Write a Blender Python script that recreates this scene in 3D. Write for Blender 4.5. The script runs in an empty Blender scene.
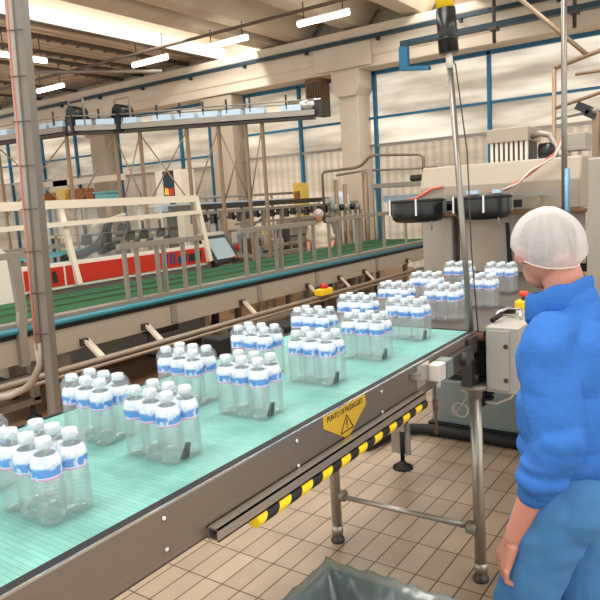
import bpy, bmesh, math, random
from mathutils import Vector, Matrix, Euler
random.seed(7)
S = bpy.context.scene
COL = S.collection
PI = math.pi

# ------------------------------------------------------------------ camera
cam_d = bpy.data.cameras.new('camera')
cam = bpy.data.objects.new('camera', cam_d)
COL.objects.link(cam)
cam_d.sensor_width = 36.0
cam_d.lens = 648.19 / 600.0 * 36.0
cam_d.clip_end = 200
PITCH, ROLL, AZ = 0.153502, -0.0594205, -0.616215
fw = Vector((math.sin(AZ)*math.cos(PITCH), math.cos(AZ)*math.cos(PITCH), -math.sin(PITCH)))
rt = Vector((math.cos(AZ), -math.sin(AZ), 0))
up = rt.cross(fw)
r2 = rt*math.cos(ROLL) + up*math.sin(ROLL)
u2 = -rt*math.sin(ROLL) + up*math.cos(ROLL)
m = Matrix((r2, u2, -fw)).transposed().to_4x4()
m.translation = Vector((0, 0, 1.75))
cam.matrix_world = m
S.camera = cam

# ------------------------------------------------------------------ world, exposure
S.view_settings.view_transform = 'Standard'
S.view_settings.look = 'None'
S.view_settings.gamma = 1.0
S.view_settings.use_curve_mapping = False
S.view_settings.exposure = 0.40
S.cycles.transparent_max_bounces = 40
S.cycles.max_bounces = 8
S.cycles.caustics_reflective = False
S.cycles.caustics_refractive = False
S.cycles.sample_clamp_indirect = 4.0
W = bpy.data.worlds.new('hall_daylight'); S.world = W
W.use_nodes = True
bg = W.node_tree.nodes['Background']
bg.inputs[0].default_value = (1.0, 0.985, 0.96, 1)
bg.inputs[1].default_value = 1.2

# daylight falling through the roof lights of the hall
def area(name, loc, sx, sy, power, color=(1, .975, .94)):
    d = bpy.data.lights.new(name, 'AREA'); d.shape = 'RECTANGLE'
    d.size = sx; d.size_y = sy; d.energy = power; d.color = color
    o = bpy.data.objects.new(name, d); COL.objects.link(o); o.location = loc
    return o
area('roof_light_near', (-1.6, 3.0, 5.9), 1.6, 11.0, 340)
area('roof_light_far', (-10.64, 7.0, 6.24), .2, 13.0, 420)
area('roof_light_middle', (-5.42, 5.5, 5.92), .7, 16.0, 420)
area('roof_light_rear', (4.2, 2.0, 5.9), 1.6, 11.0, 260)

# ------------------------------------------------------------------ materials
def srgb(r, g, b):
    f = lambda c: (c/255/12.92) if c/255 <= .04045 else ((c/255+.055)/1.055)**2.4
    return (f(r), f(g), f(b), 1)
MATS = {}
def newmat(name):
    mt = bpy.data.materials.new(name); mt.use_nodes = True
    nt = mt.node_tree
    return mt, nt, nt.nodes['Principled BSDF']
def N(nt, t, **kw):
    n = nt.nodes.new(t)
    for k, v in kw.items(): setattr(n, k, v)
    return n
def plain(name, rgb, rough=.5, metal=0.0, var=.12, scale=8.0, bump=0.0, bscale=60.0, spec=.5, stretch=None):
    """principled material with gentle procedural variation of colour and roughness"""
    mt, nt, b = newmat(name)
    L = nt.links
    tc = N(nt, 'ShaderNodeTexCoord'); src = tc.outputs['Object']
    if stretch:
        mp = N(nt, 'ShaderNodeMapping'); mp.inputs['Scale'].default_value = stretch
        L.new(src, mp.inputs[0]); src = mp.outputs[0]
    no = N(nt, 'ShaderNodeTexNoise'); no.inputs['Scale'].default_value = scale; no.inputs['Detail'].default_value = 4
    L.new(src, no.inputs['Vector'])
    mx = N(nt, 'ShaderNodeMix', data_type='RGBA')
    c = srgb(*rgb)
    mx.inputs[6].default_value = tuple(min(1, x*(1-var)) for x in c[:3]) + (1,)
    mx.inputs[7].default_value = tuple(min(1, x*(1+var)) for x in c[:3]) + (1,)
    L.new(no.outputs['Fac'], mx.inputs[0]); L.new(mx.outputs[2], b.inputs['Base Color'])
    b.inputs['Roughness'].default_value = rough; b.inputs['Metallic'].default_value = metal
    b.inputs['Specular IOR Level'].default_value = spec
    if bump:
        n2 = N(nt, 'ShaderNodeTexNoise'); n2.inputs['Scale'].default_value = bscale; n2.inputs['Detail'].default_value = 3
        L.new(src, n2.inputs['Vector'])
        bp = N(nt, 'ShaderNodeBump'); bp.inputs['Strength'].default_value = bump; bp.inputs['Distance'].default_value = .01
        L.new(n2.outputs['Fac'], bp.inputs['Height']); L.new(bp.outputs[0], b.inputs['Normal'])
    MATS[name] = mt
    return mt
def emit(name, rgb, strength, var=0.0, scale=1.0, stretch=(1, 1, 1)):
    mt, nt, b = newmat(name); L = nt.links
    e = N(nt, 'ShaderNodeEmission'); e.inputs['Strength'].default_value = strength
    e.inputs['Color'].default_value = srgb(*rgb)
    if var:
        tc = N(nt, 'ShaderNodeTexCoord'); mp = N(nt, 'ShaderNodeMapping'); mp.inputs['Scale'].default_value = stretch
        L.new(tc.outputs['Object'], mp.inputs[0])
        no = N(nt, 'ShaderNodeTexNoise'); no.inputs['Scale'].default_value = scale; no.inputs['Detail'].default_value = 5
        L.new(mp.outputs[0], no.inputs['Vector'])
        mr = N(nt, 'ShaderNodeMapRange'); mr.inputs[1].default_value = .3; mr.inputs[2].default_value = .7
        mr.inputs[3].default_value = strength*(1-var); mr.inputs[4].default_value = strength*(1+var)
        L.new(no.outputs['Fac'], mr.inputs[0]); L.new(mr.outputs[0], e.inputs['Strength'])
    L.new(e.outputs[0], nt.nodes['Material Output'].inputs[0])
    MATS[name] = mt
    return mt
def clear(name, tint, white, gloss=.12, white_amt=.15, rough=.08, bump=0.0, bscale=40.0):
    """clear plastic: transparent, a little milky, with a gloss"""
    mt, nt, b = newmat(name); L = nt.links
    tr = N(nt, 'ShaderNodeBsdfTransparent'); tr.inputs[0].default_value = tint
    df = N(nt, 'ShaderNodeBsdfDiffuse'); df.inputs[0].default_value = white
    tl = N(nt, 'ShaderNodeBsdfTranslucent'); tl.inputs[0].default_value = white
    gl = N(nt, 'ShaderNodeBsdfGlossy'); gl.inputs['Roughness'].default_value = rough
    m0 = N(nt, 'ShaderNodeMixShader'); m0.inputs[0].default_value = .5
    L.new(df.outputs[0], m0.inputs[1]); L.new(tl.outputs[0], m0.inputs[2])
    m1 = N(nt, 'ShaderNodeMixShader'); m1.inputs[0].default_value = white_amt
    L.new(tr.outputs[0], m1.inputs[1]); L.new(m0.outputs[0], m1.inputs[2])
    lw = N(nt, 'ShaderNodeLayerWeight'); lw.inputs['Blend'].default_value = .35
    mr = N(nt, 'ShaderNodeMapRange'); mr.inputs[3].default_value = gloss*.35; mr.inputs[4].default_value = min(1, gloss*1.9)
    L.new(lw.outputs['Fresnel'], mr.inputs[0])
    m2 = N(nt, 'ShaderNodeMixShader'); L.new(mr.outputs[0], m2.inputs[0])
    L.new(m1.outputs[0], m2.inputs[1]); L.new(gl.outputs[0], m2.inputs[2])
    if bump:
        tc = N(nt, 'ShaderNodeTexCoord')
        n2 = N(nt, 'ShaderNodeTexNoise'); n2.inputs['Scale'].default_value = bscale
        L.new(tc.outputs['Object'], n2.inputs['Vector'])
        bp = N(nt, 'ShaderNodeBump'); bp.inputs['Strength'].default_value = bump; bp.inputs['Distance'].default_value = .01
        L.new(n2.outputs['Fac'], bp.inputs['Height'])
        for q in (df, tl, gl): L.new(bp.outputs[0], q.inputs['Normal'])
    L.new(m2.outputs[0], nt.nodes['Material Output'].inputs[0])
    MATS[name] = mt
    return mt
M = MATS
plain('steel', (176, 170, 160), .34, .75, .10, 5, bump=.05, bscale=30)
plain('brushed_steel', (136, 124, 113), .42, .5, .12, 4, bump=.06, bscale=120, stretch=(1, .05, 1))
plain('dull_steel', (150, 144, 134), .5, .45, .15, 6)
plain('dark_steel', (74, 70, 66), .45, .5, .2, 6)
plain('bright_steel', (205, 204, 200), .22, .9, .06, 8)
plain('black_rubber', (16, 16, 17), .65, 0, .2, 20)
plain('black_plastic', (22, 24, 26), .28, 0, .15, 12)
plain('yellow', (244, 205, 30), .5, 0, .06, 20)
plain('sign_yellow', (216, 176, 48), .5, 0, .05, 30)
plain('sign_ink', (70, 52, 16), .6)
plain('machine_grey', (162, 155, 144), .45, .15, .06, 3, bump=.02)
plain('machine_beige', (168, 157, 140), .45, .12, .05, 2)
plain('box_grey', (170, 168, 160), .45, .15, .06, 6)
plain('machine_green_grey', (120, 132, 128), .5, .1, .1, 4)
plain('white_paint', (226, 218, 204), .5, 0, .05, 6)
plain('cream_paint', (222, 210, 190), .5, 0, .05, 4)
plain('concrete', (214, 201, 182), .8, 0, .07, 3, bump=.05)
plain('shade_concrete', (180, 167, 149), .85, 0, .08, 3, bump=.05)  # darker copy of concrete: shade on the far columns put into the colour
plain('roof_sheet', (206, 192, 172), .8, 0, .08, 2)
plain('purlin', (104, 92, 80), .7, 0, .1, 4)
plain('blue_steel', (30, 104, 138), .5, .1, .12, 5)
plain('dark_teal', (20, 50, 62), .5, .1, .12, 5)
plain('light_blue', (190, 214, 232), .5, 0, .12, 5)
plain('teal_rail', (44, 120, 136), .4, 0, .12, 10)
plain('red_paint', (190, 38, 16), .4, 0, .05, 4)
plain('orange_red', (220, 66, 36), .4)
plain('green_belt', (10, 82, 42), .8, 0, .18, 40, bump=.3, bscale=90)
plain('groove_dark', (12, 22, 20), .6, 0, .2, 30)
plain('transfer_dark', (78, 70, 62), .55, .1, .2, 14, bump=.15, bscale=120, stretch=(1, .08, 1))
plain('skin', (202, 140, 122), .5, 0, .07, 18, bump=.06, bscale=140)
plain('fleece', (60, 116, 196), .9, 0, .10, 10, bump=.35, bscale=60, spec=.15)
plain('fleece_dark', (60, 112, 184), .9, 0, .08, 60, bump=.3, bscale=200, spec=.15)
plain('trouser_blue', (74, 126, 178), .85, 0, .10, 9, bump=.28, bscale=20, spec=.2)
plain('hair', (74, 66, 60), .7, 0, .35, 60, bump=.5, bscale=160)
plain('beige_cloth', (214, 200, 176), .9, 0, .06, 8, bump=.25, bscale=22)
plain('denim', (52, 88, 130), .9, 0, .12, 20)
plain('shoe_black', (30, 28, 28), .6)
plain('cap_white', (212, 226, 234), .35, 0, .03, 40)
plain('cable_white', (214, 206, 192), .5)
plain('cable_red', (206, 104, 92), .55)
plain('brown_box', (150, 92, 44), .7, 0, .2, 12)
plain('yellow_board', (228, 194, 96), .6, 0, .1, 12)
plain('teal_plastic', (110, 176, 182), .5, 0, .08, 12)
plain('bin_plastic', (70, 92, 92), .5, 0, .15, 8)
plain('hose_grey', (150, 142, 128), .6, 0, .25, 16, bump=.4, bscale=40)
plain('post_steel', (126, 120, 112), .5, .3, .12, 6)
plain('pole_steel', (148, 144, 137), .32, .8, .06, 8)
plain('rail_steel', (136, 120, 104), .45, .3, .15, 6)
plain('rusty_brown', (128, 96, 72), .7, .1, .2, 8)
plain('blue_ink', (26, 60, 110), .5)
plain('dark_ink', (28, 32, 30), .5)
plain('screen', (150, 168, 172), .2, 0, .12, 60)
plain('sole_white', (232, 228, 216), .5)
plain('pipe_blue_wrap', (120, 168, 200), .35, .2, .1, 20)
plain('copper_pipe', (150, 128, 104), .5, .3, .1, 8)
clear('pet_clear', (.994, 1, 1, 1), (.93, .98, .99, 1), gloss=.16, white_amt=.05, rough=.10)
clear('shrink_film_clear', (.995, 1, 1, 1), (.95, .985, 1, 1), gloss=.11, white_amt=.075, rough=.16, bump=.5, bscale=38)
clear('guard_acrylic', (.93, .95, .94, 1), (.8, .82, .8, 1), gloss=.07, white_amt=.035, rough=.05)
clear('bag_film', (.80, .88, .87, 1), (.72, .80, .80, 1), gloss=.2, white_amt=.34, rough=.18, bump=.6, bscale=9)
clear('net_cap', (.99, .98, .97, 1), (.97, .97, .96, 1), gloss=.03, white_amt=.66, rough=.5, bump=.5, bscale=60)
emit('tube_light', (255, 250, 236), 7.0)
emit('roof_glazing', (255, 246, 226), 1.35)
emit('roof_glazing_soft', (255, 238, 208), .55)

def striped(name, c1, c2, pitch, skew):
    mt, nt, b = newmat(name); L = nt.links
    tc = N(nt, 'ShaderNodeTexCoord'); sp = N(nt, 'ShaderNodeSeparateXYZ'); L.new(tc.outputs['Object'], sp.inputs[0])
    a = N(nt, 'ShaderNodeMath', operation='MULTIPLY_ADD'); L.new(sp.outputs[2], a.inputs[0]); a.inputs[1].default_value = skew
    L.new(sp.outputs[1], a.inputs[2])
    d = N(nt, 'ShaderNodeMath', operation='DIVIDE'); L.new(a.outputs[0], d.inputs[0]); d.inputs[1].default_value = pitch
    f = N(nt, 'ShaderNodeMath', operation='FRACT'); L.new(d.outputs[0], f.inputs[0])
    g = N(nt, 'ShaderNodeMath', operation='GREATER_THAN'); L.new(f.outputs[0], g.inputs[0]); g.inputs[1].default_value = .5
    mx = N(nt, 'ShaderNodeMix', data_type='RGBA'); mx.inputs[6].default_value = srgb(*c1); mx.inputs[7].default_value = srgb(*c2)
    L.new(g.outputs[0], mx.inputs[0]); L.new(mx.outputs[2], b.inputs['Base Color']); b.inputs['Roughness'].default_value = .5
    MATS[name] = mt
striped('hazard_stripe', (246, 208, 24), (24, 22, 22), .097, -1.0)

def grid_floor():
    mt, nt, b = newmat('floor_tiles'); L = nt.links
    tc = N(nt, 'ShaderNodeTexCoord'); sp = N(nt, 'ShaderNodeSeparateXYZ'); L.new(tc.outputs['Object'], sp.inputs[0])
    cb = N(nt, 'ShaderNodeCombineXYZ')
    ax = N(nt, 'ShaderNodeMath', operation='ADD'); ax.inputs[1].default_value = .2545*12 - 2.787 + .2545*20
    ay = N(nt, 'ShaderNodeMath', operation='ADD'); ay.inputs[1].default_value = .1065*300 + 1.655 - .1065*16
    L.new(sp.outputs[1], ax.inputs[0]); L.new(sp.outputs[0], ay.inputs[0])
    L.new(ax.outputs[0], cb.inputs[0]); L.new(ay.outputs[0], cb.inputs[1])
    br = N(nt, 'ShaderNodeTexBrick'); br.offset = 0; br.squash = 1
    br.inputs['Scale'].default_value = 1
    br.inputs['Brick Width'].default_value = .2545; br.inputs['Row Height'].default_value = .1065
    br.inputs['Mortar Size'].default_value = .0042; br.inputs['Mortar Smooth'].default_value = .3; br.inputs['Bias'].default_value = 0
    br.inputs['Color1'].default_value = srgb(170, 150, 128); br.inputs['Color2'].default_value = srgb(156, 137, 116)
    br.inputs['Mortar'].default_value = srgb(72, 60, 48)
    L.new(cb.outputs[0], br.inputs['Vector'])
    no = N(nt, 'ShaderNodeTexNoise'); no.inputs['Scale'].default_value = 2.2; no.inputs['Detail'].default_value = 5
    L.new(tc.outputs['Object'], no.inputs['Vector'])
    mr = N(nt, 'ShaderNodeMapRange'); mr.inputs[1].default_value = .3; mr.inputs[2].default_value = .7; mr.inputs[3].default_value = .82; mr.inputs[4].default_value = 1.12
    L.new(no.outputs['Fac'], mr.inputs[0])
    mx = N(nt, 'ShaderNodeMix', data_type='RGBA', blend_type='MULTIPLY'); mx.inputs[0].default_value = 1
    L.new(br.outputs['Color'], mx.inputs[6]); L.new(mr.outputs[0], mx.inputs[7])
    L.new(mx.outputs[2], b.inputs['Base Color'])
    b.inputs['Roughness'].default_value = .42
    bp = N(nt, 'ShaderNodeBump'); bp.inputs['Strength'].default_value = .25; bp.inputs['Distance'].default_value = .004; bp.invert = True
    L.new(br.outputs['Fac'], bp.inputs['Height']); L.new(bp.outputs[0], b.inputs['Normal'])
    MATS['floor_tiles'] = mt
grid_floor()

def belt_mat():
    mt, nt, b = newmat('aqua_belt'); L = nt.links
    tc = N(nt, 'ShaderNodeTexCoord')
    sp = N(nt, 'ShaderNodeSeparateXYZ'); L.new(tc.outputs['Object'], sp.inputs[0])
    cb = N(nt, 'ShaderNodeCombineXYZ'); L.new(sp.outputs[0], cb.inputs[0]); L.new(sp.outputs[1], cb.inputs[1])
    br = N(nt, 'ShaderNodeTexBrick'); br.offset = .5
    br.inputs['Scale'].default_value = 1
    br.inputs['Brick Width'].default_value = .076; br.inputs['Row Height'].default_value = .0127
    br.inputs['Mortar Size'].default_value = .0011; br.inputs['Mortar Smooth'].default_value = .5
    br.inputs['Color1'].default_value = srgb(124, 182, 174); br.inputs['Color2'].default_value = srgb(112, 172, 163)
    br.inputs['Mortar'].default_value = srgb(92, 154, 145)
    L.new(cb.outputs[0], br.inputs['Vector'])
    no = N(nt, 'ShaderNodeTexNoise'); no.inputs['Scale'].default_value = 9; no.inputs['Detail'].default_value = 6
    L.new(tc.outputs['Object'], no.inputs['Vector'])
    mr = N(nt, 'ShaderNodeMapRange'); mr.inputs[1].default_value = .3; mr.inputs[2].default_value = .7; mr.inputs[3].default_value = .84; mr.inputs[4].default_value = 1.14
    L.new(no.outputs['Fac'], mr.inputs[0])
    mx = N(nt, 'ShaderNodeMix', data_type='RGBA', blend_type='MULTIPLY'); mx.inputs[0].default_value = 1
    L.new(br.outputs['Color'], mx.inputs[6]); L.new(mr.outputs[0], mx.inputs[7])
    L.new(mx.outputs[2], b.inputs['Base Color']); b.inputs['Roughness'].default_value = .38
    bp = N(nt, 'ShaderNodeBump'); bp.inputs['Strength'].default_value = .4; bp.inputs['Distance'].default_value = .002; bp.invert = True
    L.new(br.outputs['Fac'], bp.inputs['Height']); L.new(bp.outputs[0], b.inputs['Normal'])
    MATS['aqua_belt'] = mt
belt_mat()

def label_mat():
    """printed sleeve: white with a broken blue band and a pink line below"""
    mt, nt, b = newmat('printed_label'); L = nt.links
    tc = N(nt, 'ShaderNodeTexCoord'); sp = N(nt, 'ShaderNodeSeparateXYZ'); L.new(tc.outputs['Generated'], sp.inputs[0])
    rp = N(nt, 'ShaderNodeValToRGB'); rp.color_ramp.interpolation = 'CONSTANT'
    e = rp.color_ramp.elements
    e[0].position = 0; e[0].color = srgb(232, 150, 214)
    e[1].position = .07; e[1].color = srgb(214, 228, 246)
    for p, c in ((.13, (60, 148, 226)), (.50, (196, 222, 246)), (.56, (238, 244, 250))):
        n = e.new(p); n.color = srgb(*c)
    L.new(sp.outputs[2], rp.inputs[0])
    mp = N(nt, 'ShaderNodeMapping'); mp.inputs['Scale'].default_value = (3.2, 3.2, 1.6); L.new(tc.outputs['Generated'], mp.inputs[0])
    no = N(nt, 'ShaderNodeTexNoise'); no.inputs['Scale'].default_value = 1.7; no.inputs['Detail'].default_value = 3
    L.new(mp.outputs[0], no.inputs['Vector'])
    gt = N(nt, 'ShaderNodeMapRange'); gt.inputs[1].default_value = .55; gt.inputs[2].default_value = .60
    L.new(no.outputs['Fac'], gt.inputs[0])
    mx = N(nt, 'ShaderNodeMix', data_type='RGBA'); mx.inputs[7].default_value = srgb(206, 226, 246)
    L.new(gt.outputs[0], mx.inputs[0]); L.new(rp.outputs[0], mx.inputs[6])
    L.new(mx.outputs[2], b.inputs['Base Color']); b.inputs['Roughness'].default_value = .35
    MATS['printed_label'] = mt
label_mat()

def pane_mat(name, rgb, strength, hi, ribs=0.0):
    """translucent sheet lit by the daylight outside, dirty and creased"""
    mt, nt, b = newmat(name); L = nt.links
    tc = N(nt, 'ShaderNodeTexCoord')
    mp = N(nt, 'ShaderNodeMapping'); mp.inputs['Scale'].default_value = (.30, 1, 1.9); L.new(tc.outputs['Object'], mp.inputs[0])
    no = N(nt, 'ShaderNodeTexNoise'); no.inputs['Scale'].default_value = 1.5; no.inputs['Detail'].default_value = 6
    L.new(mp.outputs[0], no.inputs['Vector'])
    mr = N(nt, 'ShaderNodeMapRange'); mr.inputs[1].default_value = .34; mr.inputs[2].default_value = .68
    mr.inputs[3].default_value = strength*.72; mr.inputs[4].default_value = hi
    L.new(no.outputs['Fac'], mr.inputs[0])
    val = mr.outputs[0]
    if ribs:
        wv = N(nt, 'ShaderNodeTexWave'); wv.inputs['Scale'].default_value = ribs; wv.inputs['Distortion'].default_value = .3
        L.new(tc.outputs['Object'], wv.inputs['Vector'])
        w2 = N(nt, 'ShaderNodeMapRange'); w2.inputs[3].default_value = .72; w2.inputs[4].default_value = 1.06
        L.new(wv.outputs['Fac'], w2.inputs[0])
        mm = N(nt, 'ShaderNodeMath', operation='MULTIPLY'); L.new(val, mm.inputs[0]); L.new(w2.outputs[0], mm.inputs[1]); val = mm.outputs[0]
    em = N(nt, 'ShaderNodeEmission'); em.inputs[0].default_value = srgb(*rgb); L.new(val, em.inputs[1])
    df = N(nt, 'ShaderNodeBsdfDiffuse'); df.inputs[0].default_value = srgb(150, 140, 126)
    ad = N(nt, 'ShaderNodeAddShader'); L.new(em.outputs[0], ad.inputs[0]); L.new(df.outputs[0], ad.inputs[1])
    L.new(ad.outputs[0], nt.nodes['Material Output'].inputs[0])
    MATS[name] = mt
pane_mat('window_sheet', (246, 232, 208), .24, .66)
pane_mat('window_sheet_bright', (250, 238, 218), .28, .78)
pane_mat('lower_sheet', (240, 222, 196), .30, .50, ribs=1.6)
pane_mat('lower_sheet_dim', (222, 206, 184), .22, .34)

# ------------------------------------------------------------------ mesh builder
class MB:
    def __init__(s): s.v = []; s.f = []; s.sm = []
    def add(s, vs, fs, smooth=False):
        o = len(s.v); s.v += [Vector(p) for p in vs]
        for f in fs: s.f.append([i+o for i in f]); s.sm.append(smooth)
        return s
    def box(s, x0, x1, y0, y1, z0, z1):
        vs = [(x, y, z) for x in (x0, x1) for y in (y0, y1) for z in (z0, z1)]
        return s.add(vs, [(0, 1, 3, 2), (4, 6, 7, 5), (0, 4, 5, 1), (2, 3, 7, 6), (0, 2, 6, 4), (1, 5, 7, 3)])
    def obox(s, c, size, rot=(0, 0, 0)):
        R = Euler(rot).to_matrix(); c = Vector(c); h = Vector(size)/2
        vs = [c + R @ Vector((x*h.x, y*h.y, z*h.z)) for x in (-1, 1) for y in (-1, 1) for z in (-1, 1)]
        return s.add(vs, [(0, 1, 3, 2), (4, 6, 7, 5), (0, 4, 5, 1), (2, 3, 7, 6), (0, 2, 6, 4), (1, 5, 7, 3)])
    def bar(s, p0, p1, w, h):
        """square bar between two points, w across and h high"""
        p0 = Vector(p0); p1 = Vector(p1); d = (p1-p0).normalized()
        ref = Vector((0, 0, 1)) if abs(d.z) < .95 else Vector((0, 1, 0))
        a = d.cross(ref).normalized(); b = a.cross(d).normalized()
        vs = []
        for p in (p0, p1):
            for i, j in ((-1, -1), (1, -1), (1, 1), (-1, 1)): vs.append(p + a*i*w/2 + b*j*h/2)
        return s.add(vs, [(0, 3, 2, 1), (4, 5, 6, 7), (0, 1, 5, 4), (1, 2, 6, 5), (2, 3, 7, 6), (3, 0, 4, 7)])
    def tube(s, pts, r, n=10, r1=None):
        pts = [Vector(p) for p in pts]; k = len(pts)
        rings = []; prev = None
        for i, p in enumerate(pts):
            d = (pts[min(i+1, k-1)] - pts[max(i-1, 0)]).normalized()
            if prev is None:
                ref = Vector((0, 0, 1)) if abs(d.z) < .9 else Vector((1, 0, 0))
                a = d.cross(ref).normalized()
            else:
                a = (prev - d*prev.dot(d)).normalized()
            prev = a; b = d.cross(a)
            rr = r if r1 is None else r + (r1-r)*i/(k-1)
            rings.append([p + a*rr*math.cos(2*PI*j/n) + b*rr*math.sin(2*PI*j/n) for j in range(n)])
        vs = [q for g in rings for q in g]; fs = []
        for i in range(k-1):
            for j in range(n):
                fs.append((i*n+j, i*n+(j+1) % n, (i+1)*n+(j+1) % n, (i+1)*n+j))
        s.add(vs, fs, True)
        o = len(s.v)-len(vs)
        s.f.append([o+j for j in range(n)][::-1]); s.sm.append(False)
        s.f.append([o+(k-1)*n+j for j in range(n)]); s.sm.append(False)
        return s
    def lathe(s, prof, c=(0, 0, 0), n=24, cap=True, rib=None):
        """prof: list of (r, z); rib: optional radius multiplier f(angle, z)"""
        c = Vector(c); vs = []; fs = []; k = len(prof)
        for r, z in prof:
            for j in range(n):
                a = 2*PI*j/n; q = r*(rib(a, z) if rib else 1)
                vs.append(c + Vector((q*math.cos(a), q*math.sin(a), z)))
        for i in range(k-1):
            for j in range(n): fs.append((i*n+j, i*n+(j+1) % n, (i+1)*n+(j+1) % n, (i+1)*n+j))
        s.add(vs, fs, True)
        if cap:
            o = len(s.v)-len(vs)
            s.f.append([o+j for j in range(n)][::-1]); s.sm.append(False)
            s.f.append([o+(k-1)*n+j for j in range(n)]); s.sm.append(False)
        return s
    def prism(s, poly, axis, a0, a1):
        """extrude a 2-D polygon along axis 'x','y' or 'z'"""
        def P(u, v, w): return {'x': (w, u, v), 'y': (u, w, v), 'z': (u, v, w)}[axis]
        n = len(poly)
        vs = [P(u, v, a0) for u, v in poly] + [P(u, v, a1) for u, v in poly]
        fs = [tuple(range(n))[::-1], tuple(range(n, 2*n))] + [(i, (i+1) % n, n+(i+1) % n, n+i) for i in range(n)]
        return s.add(vs, fs)
    def mesh(s, name, off=(0, 0, 0)):
        off = Vector(off)
        me = bpy.data.meshes.new(name)
        me.from_pydata([p-off for p in s.v], [], s.f)
        me.polygons.foreach_set('use_smooth', s.sm)
        bm = bmesh.new(); bm.from_mesh(me); bmesh.ops.recalc_face_normals(bm, faces=bm.faces); bm.to_mesh(me); bm.free()
        me.update()
        return me

def tag(o, label, cat, group=None):
    o['label'] = label; o['category'] = cat
    if group: o['group'] = group
    return o
def thing(name, label, cat, loc=(0, 0, 0), group=None):
    o = bpy.data.objects.new(name, None); o.empty_display_size = .1
    COL.objects.link(o); o.location = loc
    return tag(o, label, cat, group)
def origin_of(o):
    v = Vector(o.location)
    while o.parent: o = o.parent; v += Vector(o.location)
    return v
def part(name, mb, mat, parent, bevel=0, label=None):
    me = mb.mesh(name, origin_of(parent)) if isinstance(mb, MB) else mb
    o = bpy.data.objects.new(name, me); COL.objects.link(o); o.parent = parent
    if mat: me.materials.append(M[mat])
    if bevel: bev(o, bevel)
    if label: o['label'] = label
    return o
def bev(o, w):
    md = o.modifiers.new('edge', 'BEVEL'); md.width = w; md.segments = 2; md.limit_method = 'ANGLE'
def solo(name, mb, mat, label, cat, loc, group=None, bevel=0):
    me = mb.mesh(name, loc); o = bpy.data.objects.new(name, me); COL.objects.link(o); o.location = loc
    me.materials.append(M[mat])
    if bevel: bev(o, bevel)
    return tag(o, label, cat, group)
def struct(name, mb, mat, parent=None, bevel=0):
    me = mb.mesh(name); o = bpy.data.objects.new(name, me); COL.objects.link(o); me.materials.append(M[mat])
    if parent: o.parent = parent
    else: o['kind'] = 'structure'
    if bevel: bev(o, bevel)
    return o
def copy_tree(o, parent=None):
    c = o.copy(); COL.objects.link(c)
    if parent: c.parent = parent
    for ch in list(o.children): copy_tree(ch, c)
    return c
def text_mesh(name, body, size):
    cu = bpy.data.curves.new(name, 'FONT'); cu.body = body; cu.size = size; cu.extrude = .0006
    cu.align_x = 'CENTER'; cu.align_y = 'CENTER'
    o = bpy.data.objects.new(name, cu); COL.objects.link(o)
    dg = bpy.context.evaluated_depsgraph_get()
    me = bpy.data.meshes.new_from_object(o.evaluated_get(dg))
    bpy.data.objects.remove(o); bpy.data.curves.remove(cu)
    return me
def blob(name, shapes, voxel, smooth=4):
    """one continuous surface grown around tapered capsules ('c', p0, p1, r0, r1[, squash]) and ellipsoids ('e', centre, radii[, rot])"""
    bm = bmesh.new()
    for sh in shapes:
        if sh[0] == 'e':
            R = Euler(sh[3]).to_matrix().to_4x4() if len(sh) > 3 else Matrix()
            mt = Matrix.Translation(sh[1]) @ R @ Matrix.Diagonal((*sh[2], 1))
            bmesh.ops.create_uvsphere(bm, u_segments=24, v_segments=16, radius=1, matrix=mt)
        else:
            p0, p1, r0, r1 = Vector(sh[1]), Vector(sh[2]), sh[3], sh[4]
            sq = sh[5] if len(sh) > 5 else 1.0
            d = p1-p0; ln = d.length; q = d.to_track_quat('Z', 'Y').to_matrix()
            n = 16; rings = []
            for k in range(5): a = -PI/2 + (k+1)*PI/2/6; rings.append((r0*math.cos(a), r0*math.sin(a)))
            rings.append((r0, 0)); rings.append((r1, ln))
            for k in range(5): a = (k+1)*PI/2/6; rings.append((r1*math.cos(a), ln+r1*math.sin(a)))
            vs = []
            for r, z in rings: vs.append([bm.verts.new(p0 + q @ Vector((r*math.cos(2*PI*j/n), sq*r*math.sin(2*PI*j/n), z))) for j in range(n)])
            b0 = bm.verts.new(p0 + q @ Vector((0, 0, -r0))); b1 = bm.verts.new(p0 + q @ Vector((0, 0, ln+r1)))
            for i in range(len(vs)-1):
                for j in range(n): bm.faces.new((vs[i][j], vs[i][(j+1) % n], vs[i+1][(j+1) % n], vs[i+1][j]))
            for j in range(n):
                bm.faces.new((b0, vs[0][(j+1) % n], vs[0][j])); bm.faces.new((b1, vs[-1][j], vs[-1][(j+1) % n]))
    me = bpy.data.meshes.new(name); bm.to_mesh(me); bm.free()
    o = bpy.data.objects.new(name, me); COL.objects.link(o)
    md = o.modifiers.new('r', 'REMESH'); md.mode = 'VOXEL'; md.voxel_size = voxel; md.use_smooth_shade = True
    if smooth:
        ms = o.modifiers.new('s', 'SMOOTH'); ms.iterations = smooth; ms.factor = .5
    dg = bpy.context.evaluated_depsgraph_get()
    out = bpy.data.meshes.new_from_object(o.evaluated_get(dg))
    bpy.data.objects.remove(o); bpy.data.meshes.remove(me)
    out.name = name
    for p in out.polygons: p.use_smooth = True
    return out

# ================================================================== SETTING
YW = 14.2
struct('floor', MB().box(-27, 7, -4, 15, -.2, 0), 'floor_tiles')
plain('brown_floor', (158, 122, 90), .4, 0, .14, 1.5, bump=.03, bscale=12)
struct('floor_2', MB().box(-27, -3.3, -4, 15, 0, .003), 'brown_floor')
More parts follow.
